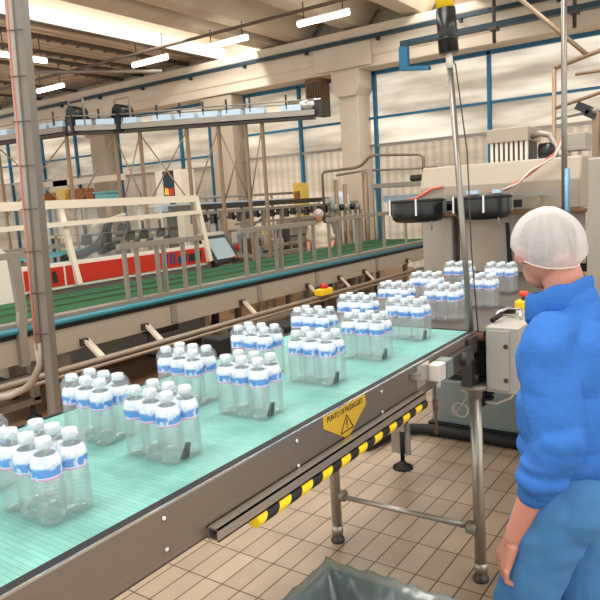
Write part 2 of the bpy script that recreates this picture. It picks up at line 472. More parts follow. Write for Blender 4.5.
# far wall: lower sheets, concrete edge beam, columns
def bay(n, x0, x1, glass, lower, zs, ztr, mull, extra=()):
    w = struct('window_%d' % n, MB().box(x0, x1, YW, YW+.04, zs, 4.62), glass)
    fm = MB()
    for x in mull: fm.box(x-.036, x+.036, YW-.10, YW, .0, 4.6)
    fm.box(x0, x1, YW-.09, YW, ztr-.026, ztr+.026)
    fm.box(x0, x1, YW-.10, YW, 4.54, 4.64)
    for z in extra: fm.box(x0, x1, YW-.09, YW, z-.03, z+.03)
    struct('window_frame', fm, 'blue_steel', w)
    struct('window_sill', MB().box(x0, x1, YW-.09, YW, zs-.04, zs+.03), 'dull_steel', w)
    lw = MB(); k = int((x1-x0)/.16)
    pr = []
    for i in range(k+1):
        x = x0 + (x1-x0)*i/k; pr.append((x, YW + (.0 if i % 2 else .035)))
    pr += [(x1, YW+.08), (x0, YW+.08)]
    lw.prism(pr, 'z', 0, zs-.04)
    struct('lower_panel', lw, lower, w)
bay(1, -27, -17.62, 'window_sheet', 'lower_sheet_dim', 2.96, 3.6, (-22.9, -20.8, -18.9))
bay(2, -16.9, -12.4, 'window_sheet', 'lower_sheet_dim', 2.82, 3.12, (-16.75, -13.96, -12.79))
bay(3, -11.62, -8.19, 'window_sheet', 'lower_sheet', 2.92, 3.55, (-11.5, -9.68))
bay(4, -7.66, 6, 'window_sheet_bright', 'lower_sheet', 2.92, 3.56, (-7.5, -4.76, -1.9, 1.0))
wl = MB()
for x0, x1 in ((-17.62, -16.9), (-12.4, -11.62)):
    wl.box(x0, x1, 13.75, YW+.1, 0, 4.6)
    wl.prism([(13.6, 4.6), (13.6, 4.25), (13.75, 4.1), (YW, 4.1), (YW, 4.6)], 'x', x0-.15, x1+.15)
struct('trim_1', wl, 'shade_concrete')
cl = MB().box(-8.17, -7.68, 13.62, YW+.1, 0, 4.6)
cl.prism([(-8.17, 4.05), (-7.68, 4.05), (-7.55, 4.25), (-7.55, 4.62), (-8.30, 4.62), (-8.30, 4.25)], 'y', 13.5, YW)
struct('trim_2', cl, 'concrete', bevel=.02)
eb = MB().prism([(13.55, 4.62), (YW+.1, 4.62), (YW+.1, 5.48), (13.42, 5.48), (13.42, 5.30), (13.52, 5.24), (13.52, 4.86), (13.55, 4.84)], 'x', -27, 7)
eb.box(-8.75, -7.2, 13.47, 13.53, 4.66, 5.30)
struct('wall_far', eb, 'concrete', bevel=.02)
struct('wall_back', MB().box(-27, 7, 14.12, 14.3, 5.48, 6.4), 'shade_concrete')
# roof: sheets, concrete ribs, purlins, roof light
cm = MB()
cm.box(-27, -12.03, -4, 15, 5.78, 5.86)
cm.box(-10.42, 7, -4, 15, 5.95, 6.03)
n = 60
struct('ceiling', cm, 'roof_sheet')
rb = MB()
for x in [-9.3, -7.75, -6.2, -4.65, -3.1, .2, 1.8, 3.0]:
    rb.prism([(x-.20, 5.54), (x+.20, 5.54), (x+.56, 5.95), (x-.56, 5.95)], 'y', -4, 13.9)
rb.box(-10.42, -9.9, -4, 14.1, 5.54, 5.95)
struct('trim_3', rb, 'concrete')
pl = MB()
for x in (-13.4, -14.6, -15.3, -16.2, -18.5, -20.5, -23):
    pl.box(x-.04, x+.04, -4, 14.2, 5.68, 5.78)
    for k in range(40):
        y = -2 + k*.4
        pl.box(x-.07, x+.07, y, y+.03, 5.64, 5.68)
for x in (-8.5, -10.15):
    for k in range(60):
        y = 1 + k*.22
        pl.box(x-.07, x+.07, y, y+.07, 5.90, 5.96)
struct('trim_4', pl, 'purlin')
cr = MB()
for k in range(48):
    x = -26.9 + k*.31
    if x < -12.2: cr.box(x, x+.12, -4, 14.2, 5.74, 5.79)
struct('trim_5', cr, 'roof_sheet')
rl = struct('window_5', MB().prism([(-12.05, 5.62), (-12.0, 5.62), (-11.94, 5.87), (-11.99, 5.87)], 'y', -4, 14.1), 'roof_glazing')
struct('roof_light_soffit', MB().box(-12.0, -10.4, -4, 14.1, 6.28, 6.33), 'roof_sheet', rl)
struct('roof_light_wall', MB().box(-12.02, -11.97, -4, 14.1, 5.88, 6.28), 'roof_sheet', rl)
struct('near_glazing', MB().box(-10.80, -10.45, -4, 14.1, 6.255, 6.28), 'roof_glazing', rl)
struct('roof_light_end', MB().box(-12.05, -10.42, 14.1, 14.2, 5.5, 6.33), 'concrete', rl)
struct('window_6', MB().box(-24.5, -22.6, 9.5, 13.2, 5.60, 5.64), 'roof_glazing')
struct('window_7', MB().box(-5.80, -5.05, -3, 13.8, 5.935, 5.949), 'roof_glazing')
struct('trim_6', MB().box(-12.25, -12.05, -4, 14.1, 5.60, 6.3), 'purlin')

# ================================================================== OVERHEAD FITTINGS
# crane runway rails along the far wall
t = thing('crane_rail', 'long dark teal crane rail fixed along the top of the concrete beam', 'rail', (-8, 13.35, 5.2))
part('rail', MB().box(-26.9, 6.9, 13.32, 13.42, 5.18, 5.22).box(-26.9, 6.9, 13.34, 13.38, 5.22, 5.26), 'dark_teal', t)
for k in range(17): part('clip', MB().box(-26+k*1.9, -25.94+k*1.9, 13.34, 13.44, 5.11, 5.18), 'dark_teal', t)
t = thing('jib_rail', 'blue steel travelling rail with bracket end hanging below the roof beam', 'rail', (-5.9, 12.5, 4.7))
part('rail', MB().box(-5.98, 6.5, 12.42, 12.58, 4.66, 4.76), 'dark_teal', t)
part('bracket', MB().box(-6.02, -5.84, 12.44, 12.56, 4.22, 4.66).obox((-5.7, 12.5, 4.2), (.62, .14, .07), (0, .12, 0)), 'blue_steel', t, label='blue bracket with foot plate')
for x in (-4.1, -2.7, -1.0): part('hanger', MB().tube([(x, 12.5, 4.4), (x, 12.5, 5.54)], .035, 8).box(x-.07, x+.07, 12.4, 12.6, 4.62, 4.68), 'dark_steel', t)
# fluorescent lamps
lamps = [((-7.06, 11.3), 0, 'fluorescent lamp nearest the big white column, under the concrete ribs'),
         ((-9.55, 11.3), 0, 'fluorescent lamp glowing in front of the end of the bright roof light'),
         ((-11.96, 11.3), 0, 'fluorescent lamp hung left below the bright roof light edge'),
         ((-16.2, 11.5), 0, 'small fluorescent lamp hung farthest left towards the back of the hall'),
         ((-13.4, 8.9), 1, 'fluorescent lamp turned along the purlins, seen behind the steel post')]
for (x, y), o_, lab in lamps:
    t = thing('ceiling_lamp', lab, 'lamp', (x, y, 5.2), 'fluorescent ceiling lamps')
    d = Vector((0, 1, 0)) if o_ else Vector((1, 0, 0)); c = Vector((x, y, 5.2))
    part('tube', MB().tube([c-d*.58, c+d*.58], .055, 12), 'tube_light', t)
    part('housing', MB().bar(c-d*.60+Vector((0, 0, .065)), c+d*.60+Vector((0, 0, .065)), .07, .025), 'white_paint', t)
    for s in (-.45, .45): part('hanger', MB().tube([c+d*s+Vector((0, 0, .07)), c+d*s+Vector((0, 0, .56))], .012, 6), 'dark_steel', t)
solo('ceiling_conduit', MB().tube([(-27, 10.9, 5.32), (6.9, 10.9, 5.32)], .035, 8), 'purlin', 'thin dark conduit running across the hall just above the lamps', 'conduit', (-9, 10.9, 5.32))
solo('ceiling_pipe', MB().tube([(-15.4, 9.9, 5.32), (-12.6, 12.3, 5.2)], .05, 8), 'dull_steel', 'short grey pipe under the roof sheets left of the roof light', 'pipe', (-14, 11, 5.3))
solo('roof_brace', MB().tube([(-2.05, 7.0, 3.63), (-1.40, 7.0, 2.97)], .022, 8), 'copper_pipe', 'slanting brown pipe reaching down to the frame at upper right', 'pipe', (-1.7, 7, 3.3))

# ================================================================== NEAR BOTTLE CONVEYOR
XN, XF, ZB = -0.955, -1.72, 1.15
t = thing('bottle_conveyor', 'stainless conveyor table with aqua belt and yellow black safety edge carrying the bottle packs', 'conveyor', (-1.33, 1.2, 0))
part('belt', MB().box(XF+.015, XN-.034, -.75, 2.63, ZB-.02, ZB), 'aqua_belt', t)
part('edge_strip', MB().box(XN-.034, XN-.004, -.75, 2.635, ZB-.03, ZB+.003), 'black_rubber', t)
part('edge_strip', MB().box(XF, XF+.015, -.75, 2.635, ZB-.03, ZB+.004), 'black_rubber', t)
part('panel_lip', MB().box(XN-.004, XN+.0015, -.75, 2.62, 1.1535, 1.1575), 'bright_steel', t)
sp = part('side_panel', MB().box(XN-.004, XN, -.75, 2.62, 1.035, 1.156).box(XN-.03, XN, -.75, 2.62, 1.033, 1.037), 'brushed_steel', t)
for y in (.827, 1.294, 1.764):
    for z in (1.132, 1.065):
        bo = MB().lathe([(.0065, 0), (.0065, .002), (.005, .006), (.0, .006)], (0, 0, 0), 10)
        bo.v = [Vector((XN+p.z, y+p.x, z+p.y)) for p in bo.v]
        part('bolt', bo, 'bright_steel', sp)
part('side_panel', MB().box(XF-.004, XF, -.75, 2.62, 1.035, 1.152), 'brushed_steel', t)
part('end_plate', MB().box(XF, XN, 2.60, 2.62, 1.035, 1.125), 'dark_steel', t)
# square guard tube, open at its near end
gt = MB(); w = .004
x0, x1, z0, z1 = XN+.001, XN+.034, 1.030, 1.060
gt.box(x0, x1, .945, 2.03, z1-w, z1).box(x0, x1, .945, 2.03, z0, z0+w).box(x0, x0+w, .945, 2.03, z0, z1).box(x1-w, x1, .945, 2.03, z0, z1)
part('guard_tube', gt, 'steel', t)
sb = MB(); pr = []
for k in range(13): a = -PI/2 + PI*k/12; pr.append((XN+.026+.017*math.cos(a), 1.016+.0145*math.sin(a)))
pr += [(XN+.012, 1.030), (XN+.012, 1.0015)]
sb.prism(pr, 'y', 1.075, 2.03)
part('safety_edge', sb, 'hazard_stripe', t, label='yellow and black striped foam edge')
# passage sign
sg = part('warning_sign', MB().prism([(1.421, 1.1545), (1.655, 1.1545), (1.660, 1.124), (1.545, 1.052), (1.421, 1.122)], 'x', XN+.0005, XN+.003), 'sign_yellow', t, label='yellow five sided sign with dark lettering')
def sign_text(body, size, y, z, sx):
    me = text_mesh('lettering', body, size)
    me.transform(Matrix.Translation((XN+.0035, y, z)) @ Matrix(((0, 0, 1), (1, 0, 0), (0, 1, 0))).to_4x4() @ Matrix.Diagonal((sx, 1, 1, 1)))
    me.transform(Matrix.Translation(-origin_of(t)))
    return part('lettering', me, 'sign_ink', sg)
sign_text('PUNTO DI PASSAGGIO', .0235, 1.538, 1.141, .82)
tr = MB()
tri = [(1.508, 1.078), (1.578, 1.078), (1.543, 1.125)]
for i in range(3):
    a, b = tri[i], tri[(i+1) % 3]; tr.bar((XN+.0035, *a), (XN+.0035, *b), .0014, .0035)
tr.box(XN+.003, XN+.0042, 1.5405, 1.5455, 1.094, 1.113).box(XN+.003, XN+.0042, 1.5405, 1.5455, 1.085, 1.090)
part('warning_symbol', tr, 'sign_ink', sg)
# limit switch at the far end
sw = part('switch_box', MB().box(XN+.004, XN+.05, 2.115, 2.175, 1.072, 1.135), 'white_paint', t, bevel=.004, label='white and dark green switch box')
part('switch_cover', MB().box(XN+.004, XN+.055, 2.178, 2.235, 1.068, 1.138), 'machine_green_grey', sw, bevel=.004)
part('button', MB().tube([(XN+.03, 2.236, 1.10), (XN+.03, 2.255, 1.10)], .012, 12), 'orange_red', sw, label='orange button')
part('cable_gland', MB().tube([(XN+.03, 2.145, 1.072), (XN+.03, 2.145, 1.045)], .009, 10), 'white_paint', sw)
part('mount_plate', MB().box(XN, XN+.006, 2.02, 2.12, 1.07, 1.15).obox((XN+.012, 2.00, 1.125), (.02, .05, .02)), 'bright_steel', t)
part('drive_block', MB().box(XN+.0, XN+.03, 2.28, 2.50, 1.06, 1.12).tube([(XN+.0, 2.40, 1.09), (XN+.05, 2.40, 1.09)], .028, 14).box(XN-.002, XN+.015, 2.50, 2.60, 1.075, 1.145), 'dark_steel', t)
# legs with feet and tie bar
for (x, y, dx) in ((XN+.0, 2.636, -.012), (-1.70, 2.612, 0), (XN-.03, -.55, 0), (-1.70, -.55, 0)):
    top = .905 if x > -1 and y > 0 else 1.04
    lg = MB().tube([(x, y, .045), (x+dx, y, top)], .026, 18)
    lg.tube([(x, y, .045), (x, y, .09)], .029, 18)
    L = part('leg', lg, 'steel', t)
    part('foot', MB().lathe([(.034, 0), (.036, .012), (.030, .026), (.016, .036), (.012, .06)], (x, y, 0), 18), 'dark_steel', L)
part('leg_flange', MB().lathe([(.03, .86), (.03, .898), (.062, .902), (.062, .918), (.02, .920)], (XN-.012, 2.636, 0), 22), 'dull_steel', t)
part('leg_bracket', MB().box(XN-.05, XN-.004, 2.58, 2.66, .92, 1.04), 'dark_steel', t)
part('tie_bar', MB().tube([(-1.70, 2.615, .25), (XN, 2.636, .25)], .013, 12), 'steel', t)
for x in (-1.672, XN-.032): part('clamp', MB().tube([(x-.025, 2.626, .25), (x+.02, 2.63, .25)], .03, 14), 'dull_steel', t)
part('tie_bar', MB().tube([(-1.70, -.55, .25), (XN-.03, -.55, .25)], .013, 12), 'steel', t)

# signal pole on the leg flange
px, py = XN-.012, 2.636
tx, ty = px-.090, py-.02
lp = lambda z: (px+(tx-px)*(z-.92)/1.6, py+(ty-py)*(z-.92)/1.6, z)
t = thing('signal_pole', 'thin steel pole with black and yellow signal lamp standing on the conveyor corner leg', 'signal lamp', (px, py, .92))
part('pole', MB().tube([lp(.92), lp(2.27)], .0125, 14), 'pole_steel', t)
part('socket', MB().lathe([(.02, .92), (.02, .96), (.0137, .965)], (px, py, 0), 14), 'dark_steel', t)
part('collar', MB().tube([lp(2.24), lp(2.305)], .014, 12), 'white_paint', t, label='white collar')
def lean_tube(z0, z1, r, n=24): return MB().tube([lp(z0), lp(z1)], r, n)
part('lamp_base', lean_tube(2.302, 2.47, .040).tube([lp(2.298), lp(2.306)], .034, 24).tube([lp(2.35), lp(2.356)], .0415, 24), 'black_plastic', t, label='black lamp base')
part('lamp_lens', lean_tube(2.47, 2.60, .037), 'yellow', t, label='yellow lens')
part('cable', MB().tube([lp(2.30), (tx+.035, ty+.015, 2.25), (tx+.075, ty+.02, 1.9), (tx+.085, ty+.02, 1.5), (px+.02, py+.03, .95)], .003, 6), 'dark_steel', t)

# ------------------------------------------------------------------ bottle packs
HB, RB, DX, DY = .19, .0278, .0556, .0568
KS = 1.044
def bottle_meshes():
    prof = [(.0, .003), (.017, .0), (.0235, .003), (.0272, .012), (RB, .022)]
    z = .024
    while z < .096:
        prof += [(RB, z), (RB, z+.004), (RB-.0011, z+.0062), (RB, z+.0084)]; z += .0096
    prof += [(RB, .100), (RB-.0006, .102), (RB-.0006, .131), (RB, .133), (RB-.001, .138), (.0245, .146), (.0195, .154), (.0150, .160), (.0122, .1645), (.0122, .168), (.0158, .169), (.0158, .171), (.0122, .172), (.0122, .176)]
    def foot(a, zz): return 1 - .10*max(0, 1-zz/.014)*(.5+.5*math.cos(5*a))
    body = MB().lathe(prof, n=20, cap=False, rib=foot).mesh('bottle')
    capm = MB()
    def knurl(a, zz): return 1
    capm.lathe([(.0148, .1725), (.0150, .174), (.0150, .187), (.0138, .190), (.0, .190)], n=18, cap=False)
    capm = capm.mesh('cap')
    lab = MB().lathe([(RB+.0003, .1045), (RB+.0003, .133), (RB-.0006, .1395), (.0250, .147), (.0200, .1555)], n=20, cap=False).mesh('label')
    # film: follows the outline of the six bottles and drapes from cap to cap
    cs = [(i*DX, j*DY/2) for i in (-1, 0, 1) for j in (-1, 1)]
    hx, hy = DX+RB+.0012, DY/2+RB+.0012
    nx, ny = 30, 20
    def H(x, y):
        h = .118
        for cx, cy in cs:
            d = math.hypot(x-cx, y-cy)
            h = max(h, .188 - max(0, d-.016)*1.75 + (0 if d < .016 else 0))
        return h
    f = MB(); vs = []; fs = []
    def rr(u, v):       # rounded rectangle outline
        x, y = u*hx, v*hy
        cr = RB
        ax, ay = abs(x)-(hx-cr), abs(y)-(hy-cr)
        if ax > 0 and ay > 0:
            k = max(ax, ay)/math.hypot(ax, ay)
            x = math.copysign(hx-cr+ax*k, x); y = math.copysign(hy-cr+ay*k, y)
        return x, y
    for i in range(nx+1):
        for j in range(ny+1):
            x, y = rr(-1+2*i/nx, -1+2*j/ny); vs.append((x, y, H(x, y)))
    for i in range(nx):
        for j in range(ny):
            a = i*(ny+1)+j; fs.append((a, a+1, a+ny+2, a+ny+1))
    ring = [i*(ny+1) for i in range(nx+1)] + [nx*(ny+1)+j for j in range(1, ny+1)] + [i*(ny+1)+ny for i in range(nx-1, -1, -1)] + [j for j in range(ny-1, 0, -1)]
    o = len(vs)
    for zz in (.07, .022, .004):
        for k, a in enumerate(ring): vs.append((vs[a][0], vs[a][1], zz + .002*math.sin(k*.9)))
    n = len(ring)
    for k in range(n):
        fs.append((ring[k], ring[(k+1) % n], o+(k+1) % n, o+k))
        for q in range(2): fs.append((o+q*n+k, o+q*n+(k+1) % n, o+(q+1)*n+(k+1) % n, o+(q+1)*n+k))
    f.add(vs, fs, True)
    out = (body, capm, lab, f.mesh('shrink_film'))
    for q in out: q.transform(Matrix.Diagonal((KS, KS, .905, 1)))
    return out
bm_, cm_, lm_, fm_ = bottle_meshes()
bm_.materials.append(M['pet_clear']); cm_.materials.append(M['cap_white']); lm_.materials.append(M['printed_label']); fm_.materials.append(M['shrink_film_clear'])
def link(name, me, parent, loc=(0, 0, 0), rz=0):
    o = bpy.data.objects.new(name, me); COL.objects.link(o); o.parent = parent; o.location = loc; o.rotation_euler = (0, 0, rz)
    return o
ZT = 1.15
packs = [
 (-1.127, .688, 'shrink-wrapped six-pack of water bottles nearest the camera at lower left'),
 (-1.127, 1.001, 'second six-pack of water bottles from the camera in the near row'),
 (-1.127, 1.327, 'third six-pack of water bottles from the camera in the near row'),
 (-1.127, 1.665, 'near-row six-pack of water bottles just above the yellow sign'),
 (-1.127, 1.993, 'six-pack of water bottles on the near side of the belt, fifth from the camera'),
 (-1.127, 2.333, 'last near-row six-pack of water bottles fully on the aqua belt'),
 (-1.140, 2.735, 'six-pack of water bottles on the dark table just left of the signal pole'),
 (-1.103, 3.105, 'six-pack of water bottles on the dark table just right of the signal pole'),
 (-1.150, 3.575, 'rightmost six-pack of water bottles, on the dark table by the black hanging strip'),
 (-1.373, .672, 'six-pack of water bottles cut off by the left picture edge'),
 (-1.373, 1.008, 'far-row six-pack of water bottles just right of the grey post foot'),
 (-1.373, 1.337, 'third far-row six-pack of water bottles from the left picture edge'),
 (-1.373, 1.672, 'fourth far-row six-pack of water bottles, in front of the black crate'),
 (-1.373, 2.025, 'far-row six-pack of water bottles just below the yellow emergency stop'),
 (-1.373, 2.365, 'six-pack of water bottles in the far row at the end of the aqua belt'),
 (-1.380, 2.745, 'six-pack of water bottles in the far row at the front of the dark table'),
 (-1.392, 3.120, 'six-pack of water bottles in the far row by the left panel of the wrapping machine'),
 (-1.400, 3.600, 'six-pack of water bottles farthest away, half hidden behind the signal pole'),
]
P0 = None
for x, y, lab in packs:
    x *= KS; y *= KS
    if P0 is None:
        P0 = thing('water_bottle_pack', lab, 'bottle pack', (x, y, ZT), 'six-packs of water bottles on the conveyor')
        for i in (-1, 0, 1):
            for j in (-1, 1):
                b = link('bottle', bm_, P0, (i*DX*KS, j*DY/2*KS, .0004), random.uniform(0, 6))
                link('cap', cm_, b); link('label', lm_, b)
        link('shrink_film', fm_, P0)
    else:
        c = copy_tree(P0); c.location = (x, y, ZT); c['label'] = lab
        c.rotation_euler = (0, 0, random.uniform(-.03, .03))
        for ch in c.children:
            if ch.name.startswith('bottle'): ch.rotation_euler = (0, 0, random.uniform(0, 6))
# little black guide fingers on the belt
ft = ['second', 'third', 'fourth', 'fifth', 'sixth']
for k, (y, wd) in enumerate(zip((1.034, 1.374, 1.727, 2.070, 2.425), ft)):
    fm = MB().prism([(y-.003, ZB), (y+.020, ZB), (y+.030, ZB+.034), (y+.020, ZB+.036)], 'x', XN-.157, XN-.146)
    solo('guide_finger', fm, 'black_rubber', 'small black guide finger against the %s near-row bottle pack from the camera' % wd, 'guide finger', (XN-.15, y, ZB), 'black guide fingers on the belt', .002)

# ================================================================== WRAPPING MACHINE AND TRANSFER TABLE
t = thing('transfer_table', 'dark worn transfer conveyor carrying packs between the aqua belt and the machine', 'conveyor', (-1.33, 3.7, 0))
part('belt', MB().box(-1.72, -.93, 2.655, 4.64, 1.13, 1.15), 'transfer_dark', t)
part('front_roller', MB().tube([(-1.72, 2.665, 1.125), (-.93, 2.665, 1.125)], .022, 14), 'rusty_brown', t)
part('side_frame', MB().box(-.93, -.914, 2.68, 4.2, 1.03, 1.145), 'dark_steel', t)
part('side_frame', MB().box(-1.74, -1.72, 2.68, 4.59, 1.03, 1.145), 'dull_steel', t)
gr = MB()
for k in range(12): gr.box(-.95, -.915, 2.70, 2.735, .83+k*.022, .842+k*.022)
gr.box(-1.02, -.95, 2.70, 2.75, .80, 1.10)
part('grille', gr, 'black_rubber', t)
part('cross_beam', MB().box(-1.7, -.95, 2.72, 2.80, .93, 1.03).box(-1.7, -.95, 3.5, 3.6, .9, 1.03), 'dark_steel', t)
lg = MB().box(-1.885, -1.755, 3.595, 3.61, .09, .30).box(-1.86, -1.78, 3.57, 3.64, .25, 1.03)
L = part('leg', lg, 'dull_steel', t)
part('foot', MB().tube([(-1.804, 3.585, .05), (-1.804, 3.585, .3)], .014, 10).lathe([(.065, 0), (.065, .012), (.03, .03), (.014, .05)], (-1.804, 3.585, 0), 20), 'black_rubber', L)
L = part('leg', MB().box(-1.10, -1.04, 3.95, 4.01, .05, 1.03), 'dark_steel', t)
part('foot', MB().lathe([(.06, 0), (.06, .012), (.02, .05)], (-1.07, 3.98, 0), 20), 'black_rubber', L)

t = thing('wrapping_machine', 'big grey shrink wrapping machine with hood and panels behind the bottle packs', 'machine', (-.6, 5.2, 0))
part('base', MB().box(-1.90, 1.2, 4.28, 6.4, .08, .40), 'machine_green_grey', t, bevel=.01)
part('plinth', MB().box(-1.92, 1.2, 4.25, 6.4, 0, .08).box(-1.9, 1.2, 4.32, 6.4, .40, .44), 'black_rubber', t)  # upper black layer stands in for the shade in the gap above the base
part('lower_panel', MB().box(-.88, 1.2, 4.30, 6.4, .44, 1.12), 'machine_grey', t, bevel=.01)
part('side_panel', MB().box(-2.08, -1.84, 4.60, 6.4, 1.14, 1.56), 'machine_grey', t, bevel=.012)
part('side_post', MB().box(-1.84, -1.815, 4.66, 6.4, 1.14, 1.56), 'dark_steel', t)
part('front_panel', MB().box(-1.80, -1.20, 4.645, 4.69, 1.152, 1.575).box(-1.20, -.93, 4.645, 4.69, 1.215, 1.575), 'machine_beige', t, label='pale front panel')
part('tunnel_mouth', MB().box(-1.20, -.93, 4.70, 5.6, 1.152, 1.27), 'black_rubber', t)  # solid black block, painted darkness inside the opening
part('ledge', MB().box(-2.08, -.9, 4.555, 4.69, 1.562, 1.585), 'rusty_brown', t, bevel=.004)
hd = MB().prism([(4.60, 1.585), (6.4, 1.585), (6.4, 1.93), (4.66, 1.93), (4.60, 1.78)], 'x', -2.09, -.95)
part('hood', hd, 'machine_beige', t, bevel=.012)
part('hood_rail', MB().bar((-2.0, 4.46, 1.70), (-1.0, 4.46, 1.70), .03, .03).bar((-1.9, 4.46, 1.70), (-1.9, 4.62, 1.70), .02, .02).bar((-1.2, 4.46, 1.70), (-1.2, 4.62, 1.70), .02, .02), 'dull_steel', t)
part('curtain_strip', MB().prism([(-1.455, 1.50), (-1.435, 1.50), (-1.405, 1.15), (-1.440, 1.15)], 'y', 4.63, 4.642), 'black_rubber', t, label='black hanging strip')
# things on the roof of the machine
vb = part('vent_unit', MB().box(-1.66, -1.36, 4.86, 5.2, 2.075, 2.175), 'machine_beige', t, bevel=.005)
vs = MB()
for k in range(8): vs.box(-1.64+k*.036, -1.62+k*.036, 4.88, 4.90, 1.93, 2.08)
part('vent_slats', vs, 'white_paint', vb)
part('vent_core', MB().box(-1.64, -1.38, 4.92, 5.18, 1.93, 2.08), 'dark_steel', vb)
part('motor', MB().tube([(-1.30, 4.95, 1.99), (-1.18, 4.95, 1.99)], .06, 18).box(-1.29, -1.19, 4.9, 5.0, 1.93, 1.96), 'black_plastic', t, label='black motor')
part('elbow_pipe', MB().tube([(-1.36, 4.95, 2.10), (-1.30, 4.95, 2.12), (-1.23, 4.95, 2.10), (-1.18, 4.92, 2.02), (-1.14, 4.88, 1.95), (-1.08, 4.86, 1.94)], .022, 12), 'dull_steel', t)
part('junction_box', MB().box(-1.15, -1.0, 4.98, 5.2, 1.98, 2.10).box(-1.12, -1.10, 5.0, 5.02, 1.93, 1.98).box(-1.05, -1.03, 5.0, 5.02, 1.93, 1.98), 'machine_grey', t, bevel=.004)
def cable(pts, r, mat, p): return part('cable', MB().tube(pts, r, 6), mat, p)
cable([(-1.52, 4.50, 1.72), (-1.40, 4.52, 1.74), (-1.28, 4.55, 1.82), (-1.10, 4.56, 1.95), (-1.06, 4.60, 2.06)], .012, 'cable_red', t)
cable([(-1.46, 4.47, 1.72), (-1.32, 4.48, 1.77), (-1.24, 4.50, 1.85), (-1.10, 4.54, 1.93), (-1.04, 4.60, 2.08)], .008, 'cable_white', t)
cable([(-2.2, 4.60, 1.69), (-2.1, 4.58, 1.71), (-1.98, 4.57, 1.77), (-1.90, 4.58, 1.78)], .012, 'cable_red', t)
for x0, x1 in ((-1.66, -1.58), (-1.48, -1.42)): part('valve', MB().box(x0, x1, 4.42, 4.48, 1.715, 1.74), 'light_blue', t, label='pale blue valve')
# black reels in front of the hood
for x, y, lab in ((-1.880, 4.10, 'round black drum hanging left of the signal pole under the machine hood'),
                  (-1.475, 4.22, 'round black drum hanging right of the signal pole under the machine hood')):
    d = thing('reel_drum', lab, 'drum', (x, y, 1.57), 'black drums under the machine hood')
    part('drum', MB().lathe([(.0, 1.556), (.12, 1.552), (.150, 1.556), (.172, 1.575), (.178, 1.61), (.178, 1.685), (.172, 1.70), (.0, 1.70)], (x, y, 0), 36, cap=False), 'black_plastic', d)
    part('rim', MB().lathe([(.174, 1.684), (.183, 1.690), (.183, 1.702), (.170, 1.704)], (x, y, 0), 36, cap=False), 'black_rubber', d)
    for a in (-2.7, -1.2, .2):
        cx, cy = x+.186*math.cos(a), y+.186*math.sin(a)
        part('clip', MB().box(cx-.006, cx+.006, cy-.006, cy+.006, 1.60, 1.71), 'bright_steel', d)
    part('arm', MB().bar((x, y+.12, 1.66), (x+.02, 4.598, 1.66), .05, .03).bar((x+.10, y+.1, 1.64), (x+.19, y+.19, 1.64), .05, .05), 'black_plastic', d)
    part('pin', MB().tube([(x+.13, y-.08, 1.50), (x+.13, y-.08, 1.59)], .006, 8), 'dull_steel', d)
# right hand cabinet and mast
t = thing('machine_cabinet', 'tall plain grey cabinet at the right edge behind the worker', 'cabinet', (.1, 4.2, 0))
part('body', MB().box(-.80, .7, 4.05, 4.245, .0, 1.885), 'machine_grey', t, bevel=.008)
part('door_seam', MB().box(-.10, -.095, 4.047, 4.05, .1, 1.86), 'dark_steel', t)
t = thing('mast_pole', 'slim steel mast rising behind the hairnet, blue wrapped near its foot', 'pole', (-.957, 4.20, 1.15))
part('pole', MB().tube([(-.957, 4.20, 1.16), (-.968, 4.20, 3.4)], .017, 12), 'pole_steel', t)
part('wrap', MB().tube([(-.936, 4.18, 1.40), (-.939, 4.18, 1.84)], .016, 10), 'pipe_blue_wrap', t, label='pale blue tube')
part('foot_plate', MB().box(-.985, -.932, 4.16, 4.24, 1.15, 1.162), 'dull_steel', t)
# control box on the conveyor end
t = thing('control_box', 'grey metal control box with worn top between signal pole and worker', 'control box', (-.83, 2.9, .9))
part('body', MB().box(-.912, -.772, 2.62, 3.10, .895, 1.178), 'box_grey', t, bevel=.004)
for z in (1.10, .955): part('lock', MB().tube([(-.825, 2.622, z), (-.825, 2.610, z)], .010, 12), 'dark_steel', t)
part('front_door', MB().box(-.905, -.812, 2.613, 2.62, .91, 1.165), 'box_grey', t, bevel=.002)
part('bracket', MB().box(-.95, -.912, 2.78, 2.98, 1.04, 1.10), 'machine_green_grey', t)
part('back_plate', MB().box(-.772, -.762, 2.7, 3.08, .95, 1.12), 'dark_steel', t)
hn = part('lever', MB().tube([(-.905, 2.72, 1.19), (-.90, 2.75, 1.215), (-.89, 2.84, 1.222), (-.84, 2.88, 1.21), (-.82, 2.80, 1.19)], .007, 8), 'bright_steel', t, label='steel lever')
part('grip', MB().tube([(-.93, 2.90, 1.20), (-.87, 2.87, 1.205)], .017, 10), 'black_rubber', hn)
part('sleeve', MB().tube([(-.91, 2.70, 1.188), (-.89, 2.76, 1.21)], .011, 10), 'black_rubber', hn)
t = thing('emergency_stop', 'yellow emergency stop box with red mushroom button on the grey control box', 'emergency stop', (-.847, 2.95, 1.178))
part('base', MB().box(-.880, -.814, 2.915, 2.985, 1.178, 1.20), 'white_paint', t, bevel=.004)
part('box', MB().box(-.880, -.814, 2.915, 2.985, 1.20, 1.24), 'yellow', t, bevel=.006)
part('stem', MB().lathe([(.011, 1.24), (.011, 1.262)], (-.847, 2.95, 0), 14), 'dark_steel', t)
part('button', MB().lathe([(.016, 1.258), (.022, 1.264), (.022, 1.275), (.015, 1.281), (.0, 1.282)], (-.847, 2.95, 0), 18, cap=False), 'orange_red', t)
